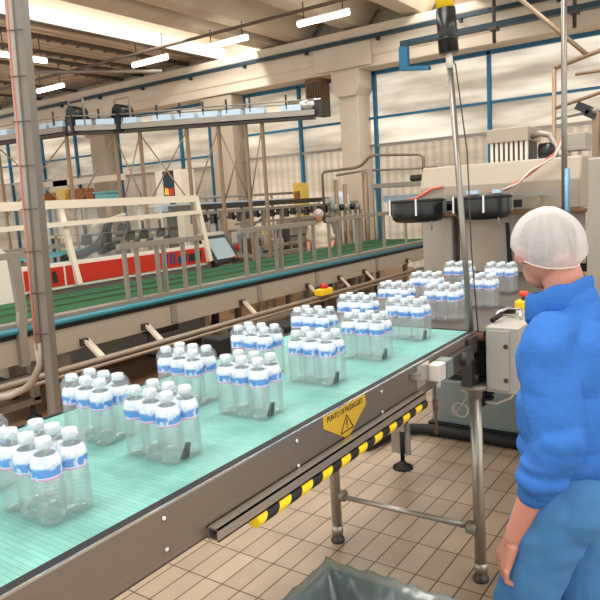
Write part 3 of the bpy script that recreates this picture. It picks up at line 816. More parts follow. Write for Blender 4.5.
# cables and hose by the leg
solo('loose_cable', MB().tube([(-1.06, 2.72, .86), (-1.0, 2.72, .83), (-.95, 2.72, .815), (-.90, 2.72, .815), (-.84, 2.72, .85), (-.81, 2.74, .895)], .006, 8), 'cable_white', 'pale cable sagging from the conveyor end to the grey control box', 'cable', (-.95, 2.72, .83))
lp_ = [(-1.06+.035*math.cos(a), 2.70+.01*math.sin(a*.5), .77+.035*math.sin(a)) for a in [k*.35 for k in range(30)]]
lp_ += [(-1.03, 2.70, .83), (-1.03, 2.70, .93)]
solo('cable_coil', MB().tube(lp_, .004, 6), 'cable_white', 'small loop of coiled wire hanging below the conveyor end', 'cable', (-1.06, 2.7, .77))
solo('floor_hose', MB().tube([(-2.16, 3.72, .045), (-2.13, 3.86, .045), (-2.10, 4.0, .045), (-2.02, 4.14, .045), (-1.9, 4.19, .045), (-1.5, 4.205, .045), (-.96, 4.205, .045)], .04, 12), 'black_rubber', 'thick black hose curving along the tiled floor at the machine foot', 'hose', (-2, 4.1, 0))
t = bpy.data.objects['bottle_conveyor']
part('sensor_stem', MB().tube([(XN-.05, 2.30, .80), (XN-.05, 2.30, 1.034)], .006, 8).tube([(XN-.05, 2.30, .90), (XN-.05, 2.30, .94)], .011, 10), 'rusty_brown', t)

# bin with a clear liner at the bottom of the picture
bx0, bx1, by0, by1, bz = -1.085, -.60, .98, 1.60, .58
t = thing('waste_bin', 'square waste bin with clear plastic liner on the tiles at the bottom edge', 'bin', (-.85, 1.3, 0))
def taper(mb, o, i, z0, z1, th):
    pass
bn = MB(); k = .05
out0 = [(bx0+k, by0+k), (bx1-k, by0+k), (bx1-k, by1-k), (bx0+k, by1-k)]; out1 = [(bx0, by0), (bx1, by0), (bx1, by1), (bx0, by1)]
ins1 = [(bx0+.015, by0+.015), (bx1-.015, by0+.015), (bx1-.015, by1-.015), (bx0+.015, by1-.015)]; ins0 = [(bx0+k+.012, by0+k+.012), (bx1-k-.012, by0+k+.012), (bx1-k-.012, by1-k-.012), (bx0+k+.012, by1-k-.012)]
vs = [(x, y, 0) for x, y in out0] + [(x, y, bz) for x, y in out1] + [(x, y, bz) for x, y in ins1] + [(x, y, .02) for x, y in ins0]
fs = [(3, 2, 1, 0), (12, 13, 14, 15)]
for q in range(3):
    for i in range(4): fs.append((q*4+i, q*4+(i+1) % 4, q*4+4+(i+1) % 4, q*4+4+i))
part('bin_body', bn.add(vs, fs), 'bin_plastic', t, bevel=.008)
# liner: folded over the rim, hanging inside and out
ln = MB(); vs = []; fs = []; nn = 96
def per(u, grow):
    x0, x1, y0, y1 = bx0-grow, bx1+grow, by0-grow, by1+grow
    s = (u % 1)*4; q = int(s); f = s-q
    return [(x0+(x1-x0)*f, y0), (x1, y0+(y1-y0)*f), (x1-(x1-x0)*f, y1), (x0, y1-(y1-y0)*f)][q]
rows = [(-.125, bz-.40), (-.09, bz-.22), (-.052, bz-.07), (-.026, bz+.004), (-.010, bz+.016), (.010, bz+.018), (.022, bz-.01), (.034, bz-.12), (.036, bz-.20)]
for gq, z in rows:
    for j in range(nn):
        x, y = per(j/nn, gq + .006*math.sin(j*1.7+z*30)+.004*math.sin(j*.63))
        vs.append((x, y, z + .010*math.sin(j*.9)*(1 if z < bz-.02 else .15) + .002*math.sin(j*.23)))
for i in range(len(rows)-1):
    for j in range(nn): fs.append((i*nn+j, i*nn+(j+1) % nn, (i+1)*nn+(j+1) % nn, (i+1)*nn+j))
part('liner', ln.add(vs, fs, True), 'bag_film', t, label='crumpled clear plastic liner')

# ================================================================== GREEN CONVEYOR LINE
XG, ZG = -4.8, .908
t = thing('green_conveyor', 'long conveyor with green belts and teal edge tube crossing the hall behind the bottles', 'conveyor', (-5.4, 7, 0))
gy0, gy1 = 1.2, 11.1
for x0, x1 in ((-5.22, -4.93), (-5.58, -5.32), (-6.0, -5.68)):
    part('belt', MB().box(x0, x1, gy0, gy1, ZG-.03, ZG), 'green_belt', t)
part('groove', MB().box(-5.32, -5.22, gy0, gy1, ZG-.03, ZG-.004), 'groove_dark', t)
part('groove', MB().box(-5.68, -5.58, gy0, gy1, ZG-.03, ZG-.004), 'groove_dark', t)
part('edge_rail', MB().box(-4.93, -4.80, gy0, gy1, ZG-.05, ZG-.004), 'dull_steel', t)
part('edge_tube', MB().tube([(-4.780, gy0, .850), (-4.780, gy1, .850)], .026, 12), 'teal_rail', t, label='teal edge tube')
part('shadow_gap_strip', MB().box(-4.83, -4.79, gy0, gy1, .785, .825), 'black_rubber', t)  # black strip stands in for shade in the gap below the edge tube
part('side_panel', MB().box(-4.82, -4.80, gy0, gy1, .575, .785), 'machine_beige', t)
part('deck', MB().box(-6.0, -4.83, gy0, gy1, .78, .86), 'dark_steel', t)
for y in (2.0, 3.35, 5.15, 6.75, 8.45, 10.2):
    for x in (-4.95, -5.85):
        L = part('leg', MB().box(x-.035, x+.035, y-.035, y+.035, .03, .79), 'dull_steel', t)
        part('foot', MB().lathe([(.06, 0), (.06, .012), (.02, .03)], (x, y, 0), 14), 'dark_steel', L)
for y in (4.55, 5.95, 7.2, 8.9):
    part('junction_plate', MB().box(-4.80, -4.785, y-.04, y+.04, .59, .78), 'dull_steel', t, bevel=.004)
# guide rails in front of the green belts
for y0, y1, ps, z in ((3.98, 5.12, (4.05, 4.20, 4.46, 4.55, 4.82, 5.03), 1.41), (5.72, 7.32, (5.83, 6.05, 6.42, 6.52, 6.95, 7.27), 1.43), (7.62, 10.9, (7.66, 7.92, 8.42, 8.52, 9.3, 10.1, 10.8), 1.45)):
    part('guide_rail', MB().bar((-4.86, y0, z), (-4.86, y1, z), .05, .055), 'dull_steel', t)
    for y in ps: part('guide_post', MB().box(-4.885, -4.845, y-.014, y+.014, .87, z), 'dull_steel', t)
part('guide_post', MB().prism([(2.84, 1.42), (2.92, 1.42), (2.93, 1.0), (2.90, .80), (2.90, .56), (2.83, .56), (2.83, .80), (2.86, 1.0)], 'x', -4.80, -4.75), 'dull_steel', t)
part('guide_post', MB().box(-4.80, -4.75, 2.70, 2.98, 1.42, 1.47), 'dull_steel', t)
# pale brackets leaning from the panel down to the low rail
for y in (2.2, 3.50, 4.20, 5.66, 7.00, 7.80, 8.52, 10.0):
    part('bracket', MB().bar((-4.785, y-.03, .645), (-4.655, y+.035, .47), .085, .025), 'cream_paint', t)
    part('hinge', MB().box(-4.80, -4.76, y-.09, y-.02, .60, .66), 'dark_steel', t)
# low rail in front of the line
t = thing('low_rail', 'low tubular steel rail on posts running in front of the green conveyor', 'rail', (-4.5, 6, 0))
part('rail', MB().tube([(-4.52, 1.2, .505), (-4.52, 11.1, .505)], .024, 12).tube([(-4.48, 1.2, .468), (-4.48, 11.1, .468)], .016, 8), 'rail_steel', t)
part('rail', MB().tube([(-4.62, 1.2, .485), (-4.62, 11.1, .485)], .022, 8), 'dull_steel', t)
for y in (1.9, 3.30, 5.1, 6.9, 8.35, 10.2):
    part('post', MB().box(-4.55, -4.49, y-.03, y+.03, 0, .49), 'dark_steel', t)
# frame stand beneath the line, left
t = thing('machine_stand', 'grey square tube stand with dark foot low at the left under the rail', 'stand', (-5.0, 2.6, 0))
part('frame', MB().bar((-5.1, 1.4, .16), (-5.1, 3.15, .16), .06, .06).bar((-5.1, 3.12, .16), (-5.1, 3.12, .58), .06, .06).bar((-5.1, 1.6, .38), (-5.1, 3.12, .38), .05, .05), 'dull_steel', t)
part('foot', MB().lathe([(.07, 0), (.07, .015), (.02, .04), (.02, .13)], (-5.1, 3.08, 0), 14), 'black_rubber', t)
t = thing('gear_motor', 'dark gear motor mounted beneath the green conveyor panel', 'motor', (-5.3, 4.6, .4))
part('body', MB().tube([(-5.3, 3.75, .55), (-5.3, 4.6, .55)], .10, 16).box(-5.42, -5.18, 4.0, 4.5, .52, .78), 'black_plastic', t)
part('cover', MB().box(-5.45, -5.15, 4.6, 4.95, .42, .78), 'dark_steel', t, bevel=.02)
solo('corrugated_hose', MB().tube([(-4.98, 5.45, .30), (-5.02, 6.0, .30), (-5.0, 6.6, .30), (-5.05, 7.2, .31)], .085, 14), 'hose_grey', 'thick grey mottled hose lying along beneath the green conveyor', 'hose', (-5, 6.3, .2))
solo('black_crate', MB().prism([(-4.12, 0), (-3.98, 0), (-3.94, .54), (-4.16, .54)], 'y', 4.27, 4.45), 'black_rubber', 'black crate on the floor in front of the low rail, behind the bottle packs', 'crate', (-4.1, 4.6, 0), None, .02)
solo('black_tub', MB().prism([(-4.2, 0), (-3.98, 0), (-3.94, .46), (-4.24, .46)], 'y', 5.28, 5.6), 'black_rubber', 'second black tub farther along the low rail, mostly hidden by packs', 'crate', (-4.1, 5.4, 0), None, .02)
t = thing('rail_emergency_stop', 'small yellow emergency stop box with red button on the low rail', 'emergency stop', (-4.5, 6.85, .5))
part('box', MB().box(-4.56, -4.44, 6.76, 7.02, .530, .61), 'yellow', t, bevel=.012)
part('button', MB().lathe([(.05, .61), (.055, .625), (.055, .655), (.03, .67), (0, .673)], (-4.5, 6.9, 0), 16, cap=False), 'red_paint', t)

# big grey post with conduit at the left
def pp(z, dx=0, dy=0): return (-3.727+dx+.030*(z-.7), 2.405+dy+.021*(z-.7), z)
t = thing('steel_post', 'tall grey steel post with strapped conduit standing at the left of the hall', 'post', pp(0))
ps = MB()
for dx, dy, w, h in ((0, 0, .012, .10), ):
    pass
a = Vector((.816, .578, 0)); b = Vector((-.578, .816, 0))
def post_box(mb, u0, u1, v0, v1, z0, z1):
    vs = []
    for z in (z0, z1):
        o = Vector(pp(z))
        for u, v in ((u0, v0), (u1, v0), (u1, v1), (u0, v1)): vs.append(o + a*u + b*v)
    mb.add(vs, [(3, 2, 1, 0), (4, 5, 6, 7), (0, 1, 5, 4), (1, 2, 6, 5), (2, 3, 7, 6), (3, 0, 4, 7)])
post_box(ps, -.014, .028, -.05, .05, .012, 5.94)
post_box(ps, -.018, -.014, -.055, .055, .012, 5.94); post_box(ps, .028, .032, -.055, .055, .012, 5.94)
part('post', ps, 'post_steel', t)
cp = MB().tube([Vector(pp(z)) + a*-.046 + b*-.045 for z in (.95, 2, 3, 4, 5, 5.9)], .025, 12)
cp.tube([Vector(pp(.95)) + a*-.046 + b*-.045, Vector(pp(.80)) + a*-.05 + b*-.03, Vector(pp(.68)) + a*-.12 + b*.0, Vector(pp(.62)) + a*-.20 + b*.06, Vector(pp(.58)) + a*-.3 + b*.05, Vector(pp(.56)) + a*-.7 + b*-.1], .023, 12)
part('conduit', cp, 'machine_grey', t, label='pale conduit')
part('wire', MB().tube([Vector(pp(z)) + a*(-.050+.004*math.sin(z*9)) + b*-.073 for z in [.9+.2*k for k in range(26)]], .004, 6), 'cable_red', t, label='thin red wire')
for k in range(20):
    z = 1.0 + k*.262
    tm = MB(); post_box(tm, -.076, .034, -.076, -.070, z, z+.006); part('strap', tm, 'dark_steel', t)
bp_ = MB(); post_box(bp_, -.10, .12, -.10, .10, 0, .012); part('base_plate', bp_, 'dark_steel', t)

# ================================================================== RED PACKING MACHINE
t = thing('packing_machine', 'packing machine with red fascia and white framed clear guard behind the green conveyor', 'machine', (-6.6, 5, 0))
part('body', MB().box(-7.3, -6.12, 3.55, 6.45, .10, .96), 'machine_grey', t, bevel=.01)
part('plinth', MB().box(-7.25, -6.2, 3.6, 6.4, 0, .10), 'black_rubber', t)
fa = part('fascia', MB().box(-6.12, -6.06, 3.70, 6.45, .955, 1.235), 'white_paint', t, bevel=.005)
part('red_panel', MB().box(-6.06, -6.05, 3.74, 4.205, .99, 1.195), 'red_paint', fa, label='red panel')
part('red_panel', MB().box(-6.06, -6.05, 4.235, 6.42, .99, 1.195), 'red_paint', fa, label='red panel')
mk = MB().prism([(4.06, 1.03), (4.12, 1.03), (4.12, 1.10), (4.10, 1.16), (4.06, 1.15)], 'x', -6.05, -6.046)
part('mark', mk, 'dark_ink', fa, label='small dark mark')
for k, (y, w, h) in enumerate(((5.66, .05, .13), (5.75, .03, .15), (5.81, .03, .14), (5.88, .10, .09), (6.00, .05, .10), (6.08, .13, .10), (6.26, .06, .12))):
    part('logo_stroke', MB().prism([(y, 1.035), (y+w, 1.035), (y+w+.02, 1.035+h), (y+.02, 1.035+h)], 'x', -6.05, -6.046), 'blue_ink' if k < 5 else 'dark_ink', fa)
ec = part('end_cabinet', MB().prism([(3.28, .80), (3.70, .80), (3.70, 1.28), (3.46, 1.52), (3.28, 1.52)], 'x', -6.9, -6.05), 'white_paint', t, bevel=.008, label='white sloped end cabinet')
part('button', MB().tube([(-6.2, 3.585, 1.40), (-6.2, 3.605, 1.42)], .03, 12), 'orange_red', ec, label='red button')
gf = MB()
for y in (3.2, 6.36):
    pass
gf.bar((-6.10, 2.6, 1.855), (-6.10, 6.36, 1.845), .07, .085)
gf.bar((-6.04, 2.6, 1.62), (-6.04, 6.38, 1.665), .04, .05)
gf.bar((-6.10, 4.28, 1.80), (-6.02, 4.36, .98), .05, .06)
gf.bar((-6.10, 6.35, 1.86), (-6.02, 6.45, 1.00), .06, .07)
gf.bar((-7.2, 6.36, 1.845), (-6.1, 6.36, 1.845), .06, .07).bar((-7.2, 2.6, 1.855), (-6.1, 2.6, 1.855), .06, .07).bar((-7.2, 2.6, 1.855), (-7.2, 6.36, 1.845), .06, .07)
gf.bar((-7.2, 6.36, .96), (-7.2, 6.36, 1.85), .06, .06)
part('guard_frame', gf, 'cream_paint', t)
part('guard_panel', MB().box(-6.085, -6.08, 4.40, 6.33, 1.24, 1.80), 'guard_acrylic', t, label='clear guard panel')
part('guard_panel', MB().box(-6.085, -6.08, 2.7, 4.25, 1.52, 1.80), 'guard_acrylic', t, label='clear guard panel')
part('bed', MB().box(-7.25, -6.15, 3.7, 6.4, .96, 1.0), 'dark_steel', t)
part('bottle_row', MB().box(-6.85, -6.70, 3.9, 5.9, 1.10, 1.18).box(-6.95, -6.9, 3.9, 6.2, 1.24, 1.30), 'teal_plastic', t)
part('cross_rail', MB().bar((-6.9, 3.7, 1.36), (-6.9, 6.3, 1.38), .05, .05).bar((-6.6, 4.9, 1.47), (-6.6, 6.3, 1.47), .04, .04), 'dull_steel', t)
part('hose', MB().tube([(-6.9, 5.55, 1.62), (-6.85, 5.45, 1.48), (-6.85, 5.30, 1.32), (-6.9, 5.05, 1.22), (-6.9, 4.8, 1.20)], .055, 10), 'black_rubber', t, label='black hose')
part('hose', MB().tube([(-7.0, 5.85, 1.55), (-6.95, 5.75, 1.42), (-6.9, 5.6, 1.30), (-6.9, 5.35, 1.24)], .05, 10), 'black_rubber', t, label='black hose')
part('head', MB().lathe([(.08, -.05), (.11, 0), (.08, .05)], (-6.7, 3.55, 1.66), 14), 'black_plastic', t)
for y in (4.95, 5.25, 5.62, 5.85, 6.15):
    g = part('gripper', MB().box(-6.64, -6.56, y-.05, y+.05, 1.36, 1.48).tube([(-6.6, y, 1.48), (-6.6, y, 1.60)], .02, 8).obox((-6.58, y+.06, 1.33), (.05, .14, .04), (.5, 0, 0)), 'black_plastic', t, label='black gripper')
for p0, p1 in (((-6.4, 4.9, 1.58), (-6.4, 5.4, 1.70)), ((-6.5, 5.9, 1.78), (-6.5, 6.25, 1.80))):
    part('light_bar', MB().bar(p0, p1, .05, .03), 'white_paint', t)
# touch screen
t = thing('touch_panel', 'black framed touch screen panel tilted back beside the red machine', 'control panel', (-6.15, 6.75, .9))
th = (0, -.95, .15)
part('stand', MB().bar((-6.32, 6.78, .05), (-6.22, 6.78, 1.06), .08, .08).box(-6.5, -6.1, 6.6, 6.95, 0, .05), 'dark_steel', t)
part('housing', MB().obox((-6.15, 6.80, 1.12), (.44, .56, .07), (0, 1.0, .1)), 'black_plastic', t, bevel=.012)
part('screen', MB().obox((-6.115, 6.805, 1.14), (.33, .44, .01), (0, 1.0, .1)), 'screen', t, label='pale screen')
part('knob', MB().lathe([(.025, 0), (.025, .03)], (-6.02, 6.98, .99), 10), 'orange_red', t, label='red knob')

# ================================================================== FILLING LINE FARTHER BACK
t = thing('filling_line', 'long steel bottling line with rails and black clamps behind the green conveyor', 'machine', (-8, 11, 0))
part('bed', MB().box(-8.3, -7.75, 7.9, 13.3, .85, 1.0), 'dull_steel', t)
part('body', MB().box(-8.25, -7.9, 8.2, 13.2, .12, .85), 'machine_grey', t, bevel=.01)
part('body', MB().box(-8.22, -7.82, 10.9, 13.2, 1.05, 1.34), 'machine_beige', t, bevel=.01)
part('shelf', MB().box(-7.8, -7.5, 7.85, 8.95, 1.24, 1.28), 'white_paint', t, label='white shelf')
part('top_rail', MB().bar((-7.62, 7.9, 1.62), (-7.62, 13.3, 1.62), .05, .05), 'dull_steel', t)
part('top_rail', MB().bar((-8.2, 7.9, 1.72), (-8.2, 13.3, 1.72), .09, .10), 'dark_steel', t)
part('mid_rail', MB().bar((-7.62, 8.9, 1.38), (-7.62, 13.3, 1.38), .05, .045), 'dull_steel', t)
for k in range(10):
    y = 7.95 + k*.59
    part('post', MB().box(-7.65, -7.59, y-.03, y+.03, .0, 1.64), 'dull_steel', t)
for k in range(22):
    y = 8.0 + k*.24
    part('clamp', MB().box(-7.80, -7.70, y-.035, y+.035, 1.45+.03*math.sin(k*2.1), 1.62).obox((-7.72, y+.05, 1.50), (.05, .10, .03), (.6, 0, 0)), 'black_plastic' if k % 3 else 'dark_steel', t, label='black clamp' if k % 3 else None)
part('drum_cover', MB().tube([(-7.9, 12.0, 1.55), (-7.9, 12.7, 1.70)], .10, 14), 'bright_steel', t)
part('rods', MB().tube([(-7.6, 9.3, 1.30), (-7.8, 10.4, 1.62)], .02, 8), 'dark_steel', t)
part('warning_knob', MB().lathe([(.07, -.03), (.07, .03)], (-7.55, 8.88, .98), 14).obox((-7.55, 8.88, .98), (.06, .12, .12)), 'orange_red', t, label='red knob')
part('yellow_lever', MB().bar((-7.55, 9.48, 1.10), (-7.55, 9.62, 1.22), .04, .05), 'yellow', t, label='yellow lever')
part('red_tag', MB().box(-7.56, -7.54, 9.10, 9.24, .98, 1.10), 'cable_red', t, label='pink tag')
part('red_tag', MB().box(-7.56, -7.54, 9.72, 9.88, 1.02, 1.12), 'cable_red', t, label='pink tag')
def far_bottle():
    me = MB().lathe([(.0, 0), (.045, .0), (.047, .02), (.047, .17), (.018, .23), (.018, .26), (.0, .26)], n=12, cap=False).mesh('bottle')
    me.materials.append(M['cap_white']); return me
fb = far_bottle()
spots = [(-7.9, 8.05), (-7.9, 8.22), (-7.9, 8.62), (-7.92, 8.86), (-7.92, 9.06), (-7.9, 9.28), (-7.9, 9.62), (-7.92, 9.90), (-7.9, 10.3)]
for k, (x, y) in enumerate(spots):
    o = bpy.data.objects.new('bottle', fb); COL.objects.link(o); o.location = (x, y, 1.0)
    tag(o, 'small pale bottle standing in the steel filling line behind the green belt', 'bottle', 'bottles on the filling line')
solo('bottle_sack', MB().lathe([(.0, 0), (.18, .02), (.24, .14), (.20, .26), (.22, .33), (.12, .44), (.0, .46)], (-7.45, 12.25, 1.42), 18, cap=False), 'cap_white', 'white sack on the line just right of the far worker', 'sack', (-7.45, 12.25, 1.42))
t = thing('infeed_table', 'low steel infeed table with guide rails and boxes before the filling line', 'table', (-6.9, 8.9, 0))
part('top', MB().box(-7.25, -6.5, 8.2, 9.4, .86, .92), 'dull_steel', t)
for x, y in ((-7.2, 8.25), (-6.55, 8.25), (-7.2, 9.35), (-6.55, 9.35)): part('leg', MB().box(x-.03, x+.03, y-.03, y+.03, 0, .86), 'dull_steel', t)
for x, z in ((-6.55, 1.02), (-7.2, 1.30)):
    part('guide_rail', MB().bar((x, 8.2, z), (x, 9.4, z), .04, .05), 'dull_steel', t)
    for k in range(5): part('guide_post', MB().box(x-.02, x+.02, 8.22+k*.28, 8.26+k*.28, .9, z), 'dull_steel', t)
for y0, y1, z1, mt_ in ((8.3, 8.5, 1.16, 'dark_steel'), (8.6, 8.8, 1.22, 'machine_beige'), (8.9, 9.15, 1.10, 'box_grey'), (9.25, 9.35, 1.26, 'dark_steel')):
    part('drive_box', MB().box(-7.0, -6.75, y0, y1, .92, z1), mt_, t, bevel=.01)
part('belt', MB().box(-6.76, -6.60, 8.2, 9.4, .92, .94), 'black_rubber', t)
# handrail with glass-blue tray
t = thing('walkway_rail', 'grey handrail with posts and a pale blue channel behind the filling line', 'railing', (-9.2, 11.4, 0))
part('rail', MB().tube([(-9.2, 9.6, 1.90), (-9.2, 13.2, 1.92)], .03, 10), 'dull_steel', t)
part('channel', MB().box(-9.35, -9.1, 8.6, 13.2, 1.68, 1.80), 'light_blue', t, label='pale blue channel')
for y in (8.7, 9.9, 11.0, 12.1, 13.15): part('post', MB().tube([(-9.2, y, 0), (-9.2, y, 1.92)], .028, 8), 'dull_steel', t)
# raised platform with pipes right of the column
t = thing('platform', 'raised steel platform with tube handrail in front of the white column', 'platform', (-6, 11.6, 0))
part('deck', MB().box(-6.1, -4.4, 11.2, 12.4, 1.88, 1.96), 'dull_steel', t)
part('handrail', MB().tube([(-7.20, 11.2, 1.2), (-7.20, 11.2, 2.22), (-7.15, 11.2, 2.27), (-6.40, 11.2, 2.30), (-6.28, 11.2, 2.34), (-6.12, 11.2, 2.47), (-6.0, 11.2, 2.50), (-5.08, 11.2, 2.44), (-5.0, 11.2, 2.38), (-5.0, 11.2, 1.96)], .028, 10), 'rail_steel', t)
part('mid_rail', MB().tube([(-6.05, 11.2, 2.22), (-5.0, 11.2, 2.19)], .022, 8).tube([(-6.9, 11.25, 2.18), (-6.2, 11.25, 2.24)], .022, 8), 'dull_steel', t)
for x in (-6.05, -4.5): part('post', MB().tube([(x, 11.25, 0), (x, 11.25, 2.44 if x > -6 and x < -5.2 else 1.96)], .04, 8), 'dull_steel', t)
part('column', MB().tube([(-6.28, 11.3, 0), (-6.28, 11.3, 2.2)], .06, 10).tube([(-6.95, 11.3, 0), (-6.95, 11.3, 2.1)], .045, 10).tube([(-6.75, 11.3, 0), (-6.75, 11.3, 2.0)], .04, 10), 'copper_pipe', t)
part('pump', MB().tube([(-5.3, 11.3, 2.02), (-4.8, 11.3, 2.02)], .06, 12).box(-4.95, -4.8, 11.2, 11.4, 2.02, 2.2), 'dark_steel', t)
part('tray', MB().box(-6.0, -5.2, 11.5, 12.0, 1.6, 1.72), 'light_blue', t)
# line of tanks and valves right of the far worker
t = thing('valve_rack', 'steel rack of pipes and black valves right of the far worker', 'rack', (-6.36, 10.7, 0))
part('frame', MB().bar((-6.36, 10.2, 1.47), (-6.36, 11.15, 1.47), .06, .06).bar((-6.36, 10.2, 1.0), (-6.36, 11.15, 1.0), .05, .05).box(-6.39, -6.33, 10.17, 10.23, 0, 1.50).box(-6.39, -6.33, 11.1, 11.16, 0, 1.50), 'dull_steel', t)
part('panel', MB().box(-6.36, -6.32, 10.24, 11.1, 1.12, 1.34), 'machine_beige', t)
for k in range(5):
    y = 10.30+k*.2
    part('valve', MB().lathe([(.03, 1.50), (.055, 1.53), (.055, 1.59), (.03, 1.62)], (-6.36, y, 0), 12), 'black_plastic' if k % 2 else 'dull_steel', t)
    part('pipe', MB().tube([(-6.30, y+.1, 0), (-6.30, y+.1, 1.5)], .03, 8), 'copper_pipe' if k % 2 else 'dull_steel', t)

# ================================================================== OVERHEAD CONVEYOR
path = [(-14.5, 4.9), (-10.33, 6.26), (-8.72, 6.45), (-8.18, 6.98), (-7.06, 7.59), (-5.50, 8.45)]
t = thing('overhead_conveyor', 'overhead bottle conveyor with pale blue troughs on thin braced legs across the hall', 'conveyor', (-7.5, 7.3, 0))
fr = MB(); rl_ = MB(); lo = MB()
for (xa, ya), (xb, yb) in zip(path, path[1:]):
    fr.bar((xa, ya, 3.02), (xb, yb, 3.02), .30, .08)
    lo.bar((xa, ya, 2.955), (xb, yb, 2.955), .20, .03)
    d = Vector((xb-xa, yb-ya, 0)); nrm = Vector((d.y, -d.x, 0)).normalized()
    for s in (-.16, .16):
        rl_.tube([Vector((xa, ya, 3.20))+nrm*s, Vector((xb, yb, 3.20))+nrm*s], .012, 6)
part('frame', fr, 'dull_steel', t); part('lower_flange', lo, 'dark_steel', t); part('rail', rl_, 'dull_steel', t)
def along(s):
    """point s metres from the right end of the overhead line, going left"""
    pts = path[::-1]
    for (xa, ya), (xb, yb) in zip(pts, pts[1:]):
        L = math.hypot(xb-xa, yb-ya)
        if s <= L: return xa+(xb-xa)*s/L, ya+(yb-ya)*s/L, math.atan2(yb-ya, xb-xa)
        s -= L
    return xb, yb, 0
s = .35
while s < 9:
    x, y, a_ = along(s)
    tr_ = part('trough', MB().obox((x, y, 3.105), (.30, .26, .09), (0, 0, a_)), 'light_blue', t, bevel=.01, label='pale blue trough')
    part('upright', MB().box(x-.012, x+.012, y-.15, y-.13, 3.09, 3.30), 'dark_steel', t)
    s += .36 if int(s*2.3) % 5 else .55
dm = MB().tube([(-5.85, 8.26, 3.15), (-5.42, 8.50, 3.15)], .085, 14)
part('drive_drum', dm, 'bright_steel', t)
part('end_box', MB().box(-5.46, -5.33, 8.38, 8.62, 2.96, 3.20), 'dark_steel', t)
for px_, lab in (((-8.62, 6.54), 0), ((-8.12, 7.01), 1)):
    x, y = px_
    mo = part('motor', MB().tube([(x, y-.12, 3.25), (x, y+.12, 3.25)], .115, 16).obox((x, y, 3.08), (.15, .34, .26)).tube([(x-.02, y-.02, 3.16), (x-.10, y-.1, 3.0)], .06, 10), 'black_plastic', t, label='black motor')
    part('motor_bracket', MB().bar((x+.17, y, 3.0), (x+.17, y, 3.46), .025, .025).bar((x-.17, y, 3.46), (x+.17, y, 3.46), .03, .02).bar((x-.17, y, 3.0), (x-.17, y, 3.46), .025, .025), 'dull_steel', mo)
legs = []
for s in (.82, 1.08, 1.5, 2.0, 2.75, 3.15, 3.9, 5.5, 6.9):
    x, y, a_ = along(s); legs.append((x, y))
    part('leg', MB().box(x-.022, x+.022, y-.022, y+.022, 0, 2.96), 'copper_pipe', t)
for i in (0, 1, 2, 3, 4, 5, 6):
    (xa, ya), (xb, yb) = legs[i], legs[i+1]
    part('brace', MB().tube([(xa, ya, 2.9), (xb, yb, 1.75)], .011, 6), 'copper_pipe', t)
    if i in (1, 3, 4, 6): part('brace', MB().tube([(xb, yb, 2.9), (xa, ya, 1.75)], .011, 6), 'copper_pipe', t)

# ================================================================== THINGS ALONG THE FAR WALL
t = thing('display_cabinet', 'white framed cabinet with dark front and red yellow picture by the far wall', 'cabinet', (-12.9, 12.5, 0))
part('side', MB().box(-13.32, -13.05, 12.4, 12.9, 0, 2.72), 'white_paint', t); part('side', MB().box(-12.62, -12.36, 12.4, 12.9, 0, 2.72), 'white_paint', t)
part('front', MB().box(-13.05, -12.62, 12.42, 12.9, 0, 2.70), 'dark_ink', t)
pc = part('picture', MB().box(-13.03, -12.64, 12.405, 12.42, 2.02, 2.56), 'dark_teal', t)
part('red_patch', MB().prism([(-12.98, 2.06), (-12.66, 2.06), (-12.66, 2.28), (-12.80, 2.22), (-12.98, 2.30)], 'y', 12.398, 12.405), 'red_paint', pc)
part('yellow_patch', MB().prism([(-13.0, 2.08), (-12.84, 2.08), (-12.86, 2.24), (-12.98, 2.26)], 'y', 12.392, 12.398), 'yellow', pc)
t = thing('yellow_locker', 'small yellow cabinet low on the far wall left of the white column', 'cabinet', (-8.6, 12.9, 0))
part('body', MB().box(-9.02, -8.76, 12.7, 13.0, 0, 2.14), 'yellow_board', t, bevel=.01)
part('panel', MB().box(-8.97, -8.81, 12.68, 12.7, 1.7, 1.95), 'brown_box', t)
t = thing('storage_rack', 'pale storage rack by the far left wall holding cartons and a crate', 'rack', (-17, 12.6, 0))
rk = MB().box(-19.5, -15.2, 12.3, 13.0, 1.92, 1.98).box(-19.5, -15.2, 12.3, 13.0, 1.0, 1.06)
part('shelf', rk, 'cream_paint', t)
for x in (-19.4, -17.9, -16.4, -15.3): part('upright', MB().box(x-.05, x+.05, 12.3, 12.4, 0, 2.0), 'shade_concrete', t)
part('panel', MB().box(-18.6, -17.85, 12.9, 13.0, 1.98, 3.0), 'cream_paint', t)
part('top_beam', MB().box(-19.5, -15.2, 12.9, 13.0, 2.62, 2.80), 'cream_paint', t)
for x0, x1, z1, mt_, lab in ((-17.8, -17.35, 2.50, 'yellow_board', 'yellow carton on the far left rack'), (-17.15, -16.5, 2.46, 'brown_box', 'brown carton in the middle of the far left rack'),
                        (-16.36, -16.02, 2.34, 'brown_box', 'small brown carton beside the teal crate'), (-18.9, -18.4, 2.42, 'brown_box', 'brown carton on the rack at far left of the grey post')):
    o = solo('carton', MB().box(x0, x1, 12.4, 12.85, 1.98, z1), mt_, lab, 'carton', (x0, 12.6, 1.98), None, .01)
solo('plastic_crate', MB().box(-15.93, -15.4, 12.4, 12.9, 1.98, 2.26).box(-15.97, -15.36, 12.36, 12.94, 2.26, 2.32), 'teal_plastic', 'teal plastic crate at the right end of the far left rack', 'crate', (-15.7, 12.6, 1.98), None, .01)
t = thing('extractor_fan', 'brown grated extractor unit hung high in front of the window beside the column', 'fan', (-8.95, 13.6, 4.0))
part('box', MB().box(-9.2, -8.72, 13.75, 14.1, 3.80, 4.62), 'rusty_brown', t)
g_ = MB()
for k in range(6): g_.box(-9.2+.06+k*.075, -9.2+.08+k*.075, 13.72, 13.75, 3.82, 4.54)
part('grate', g_, 'purlin', t)
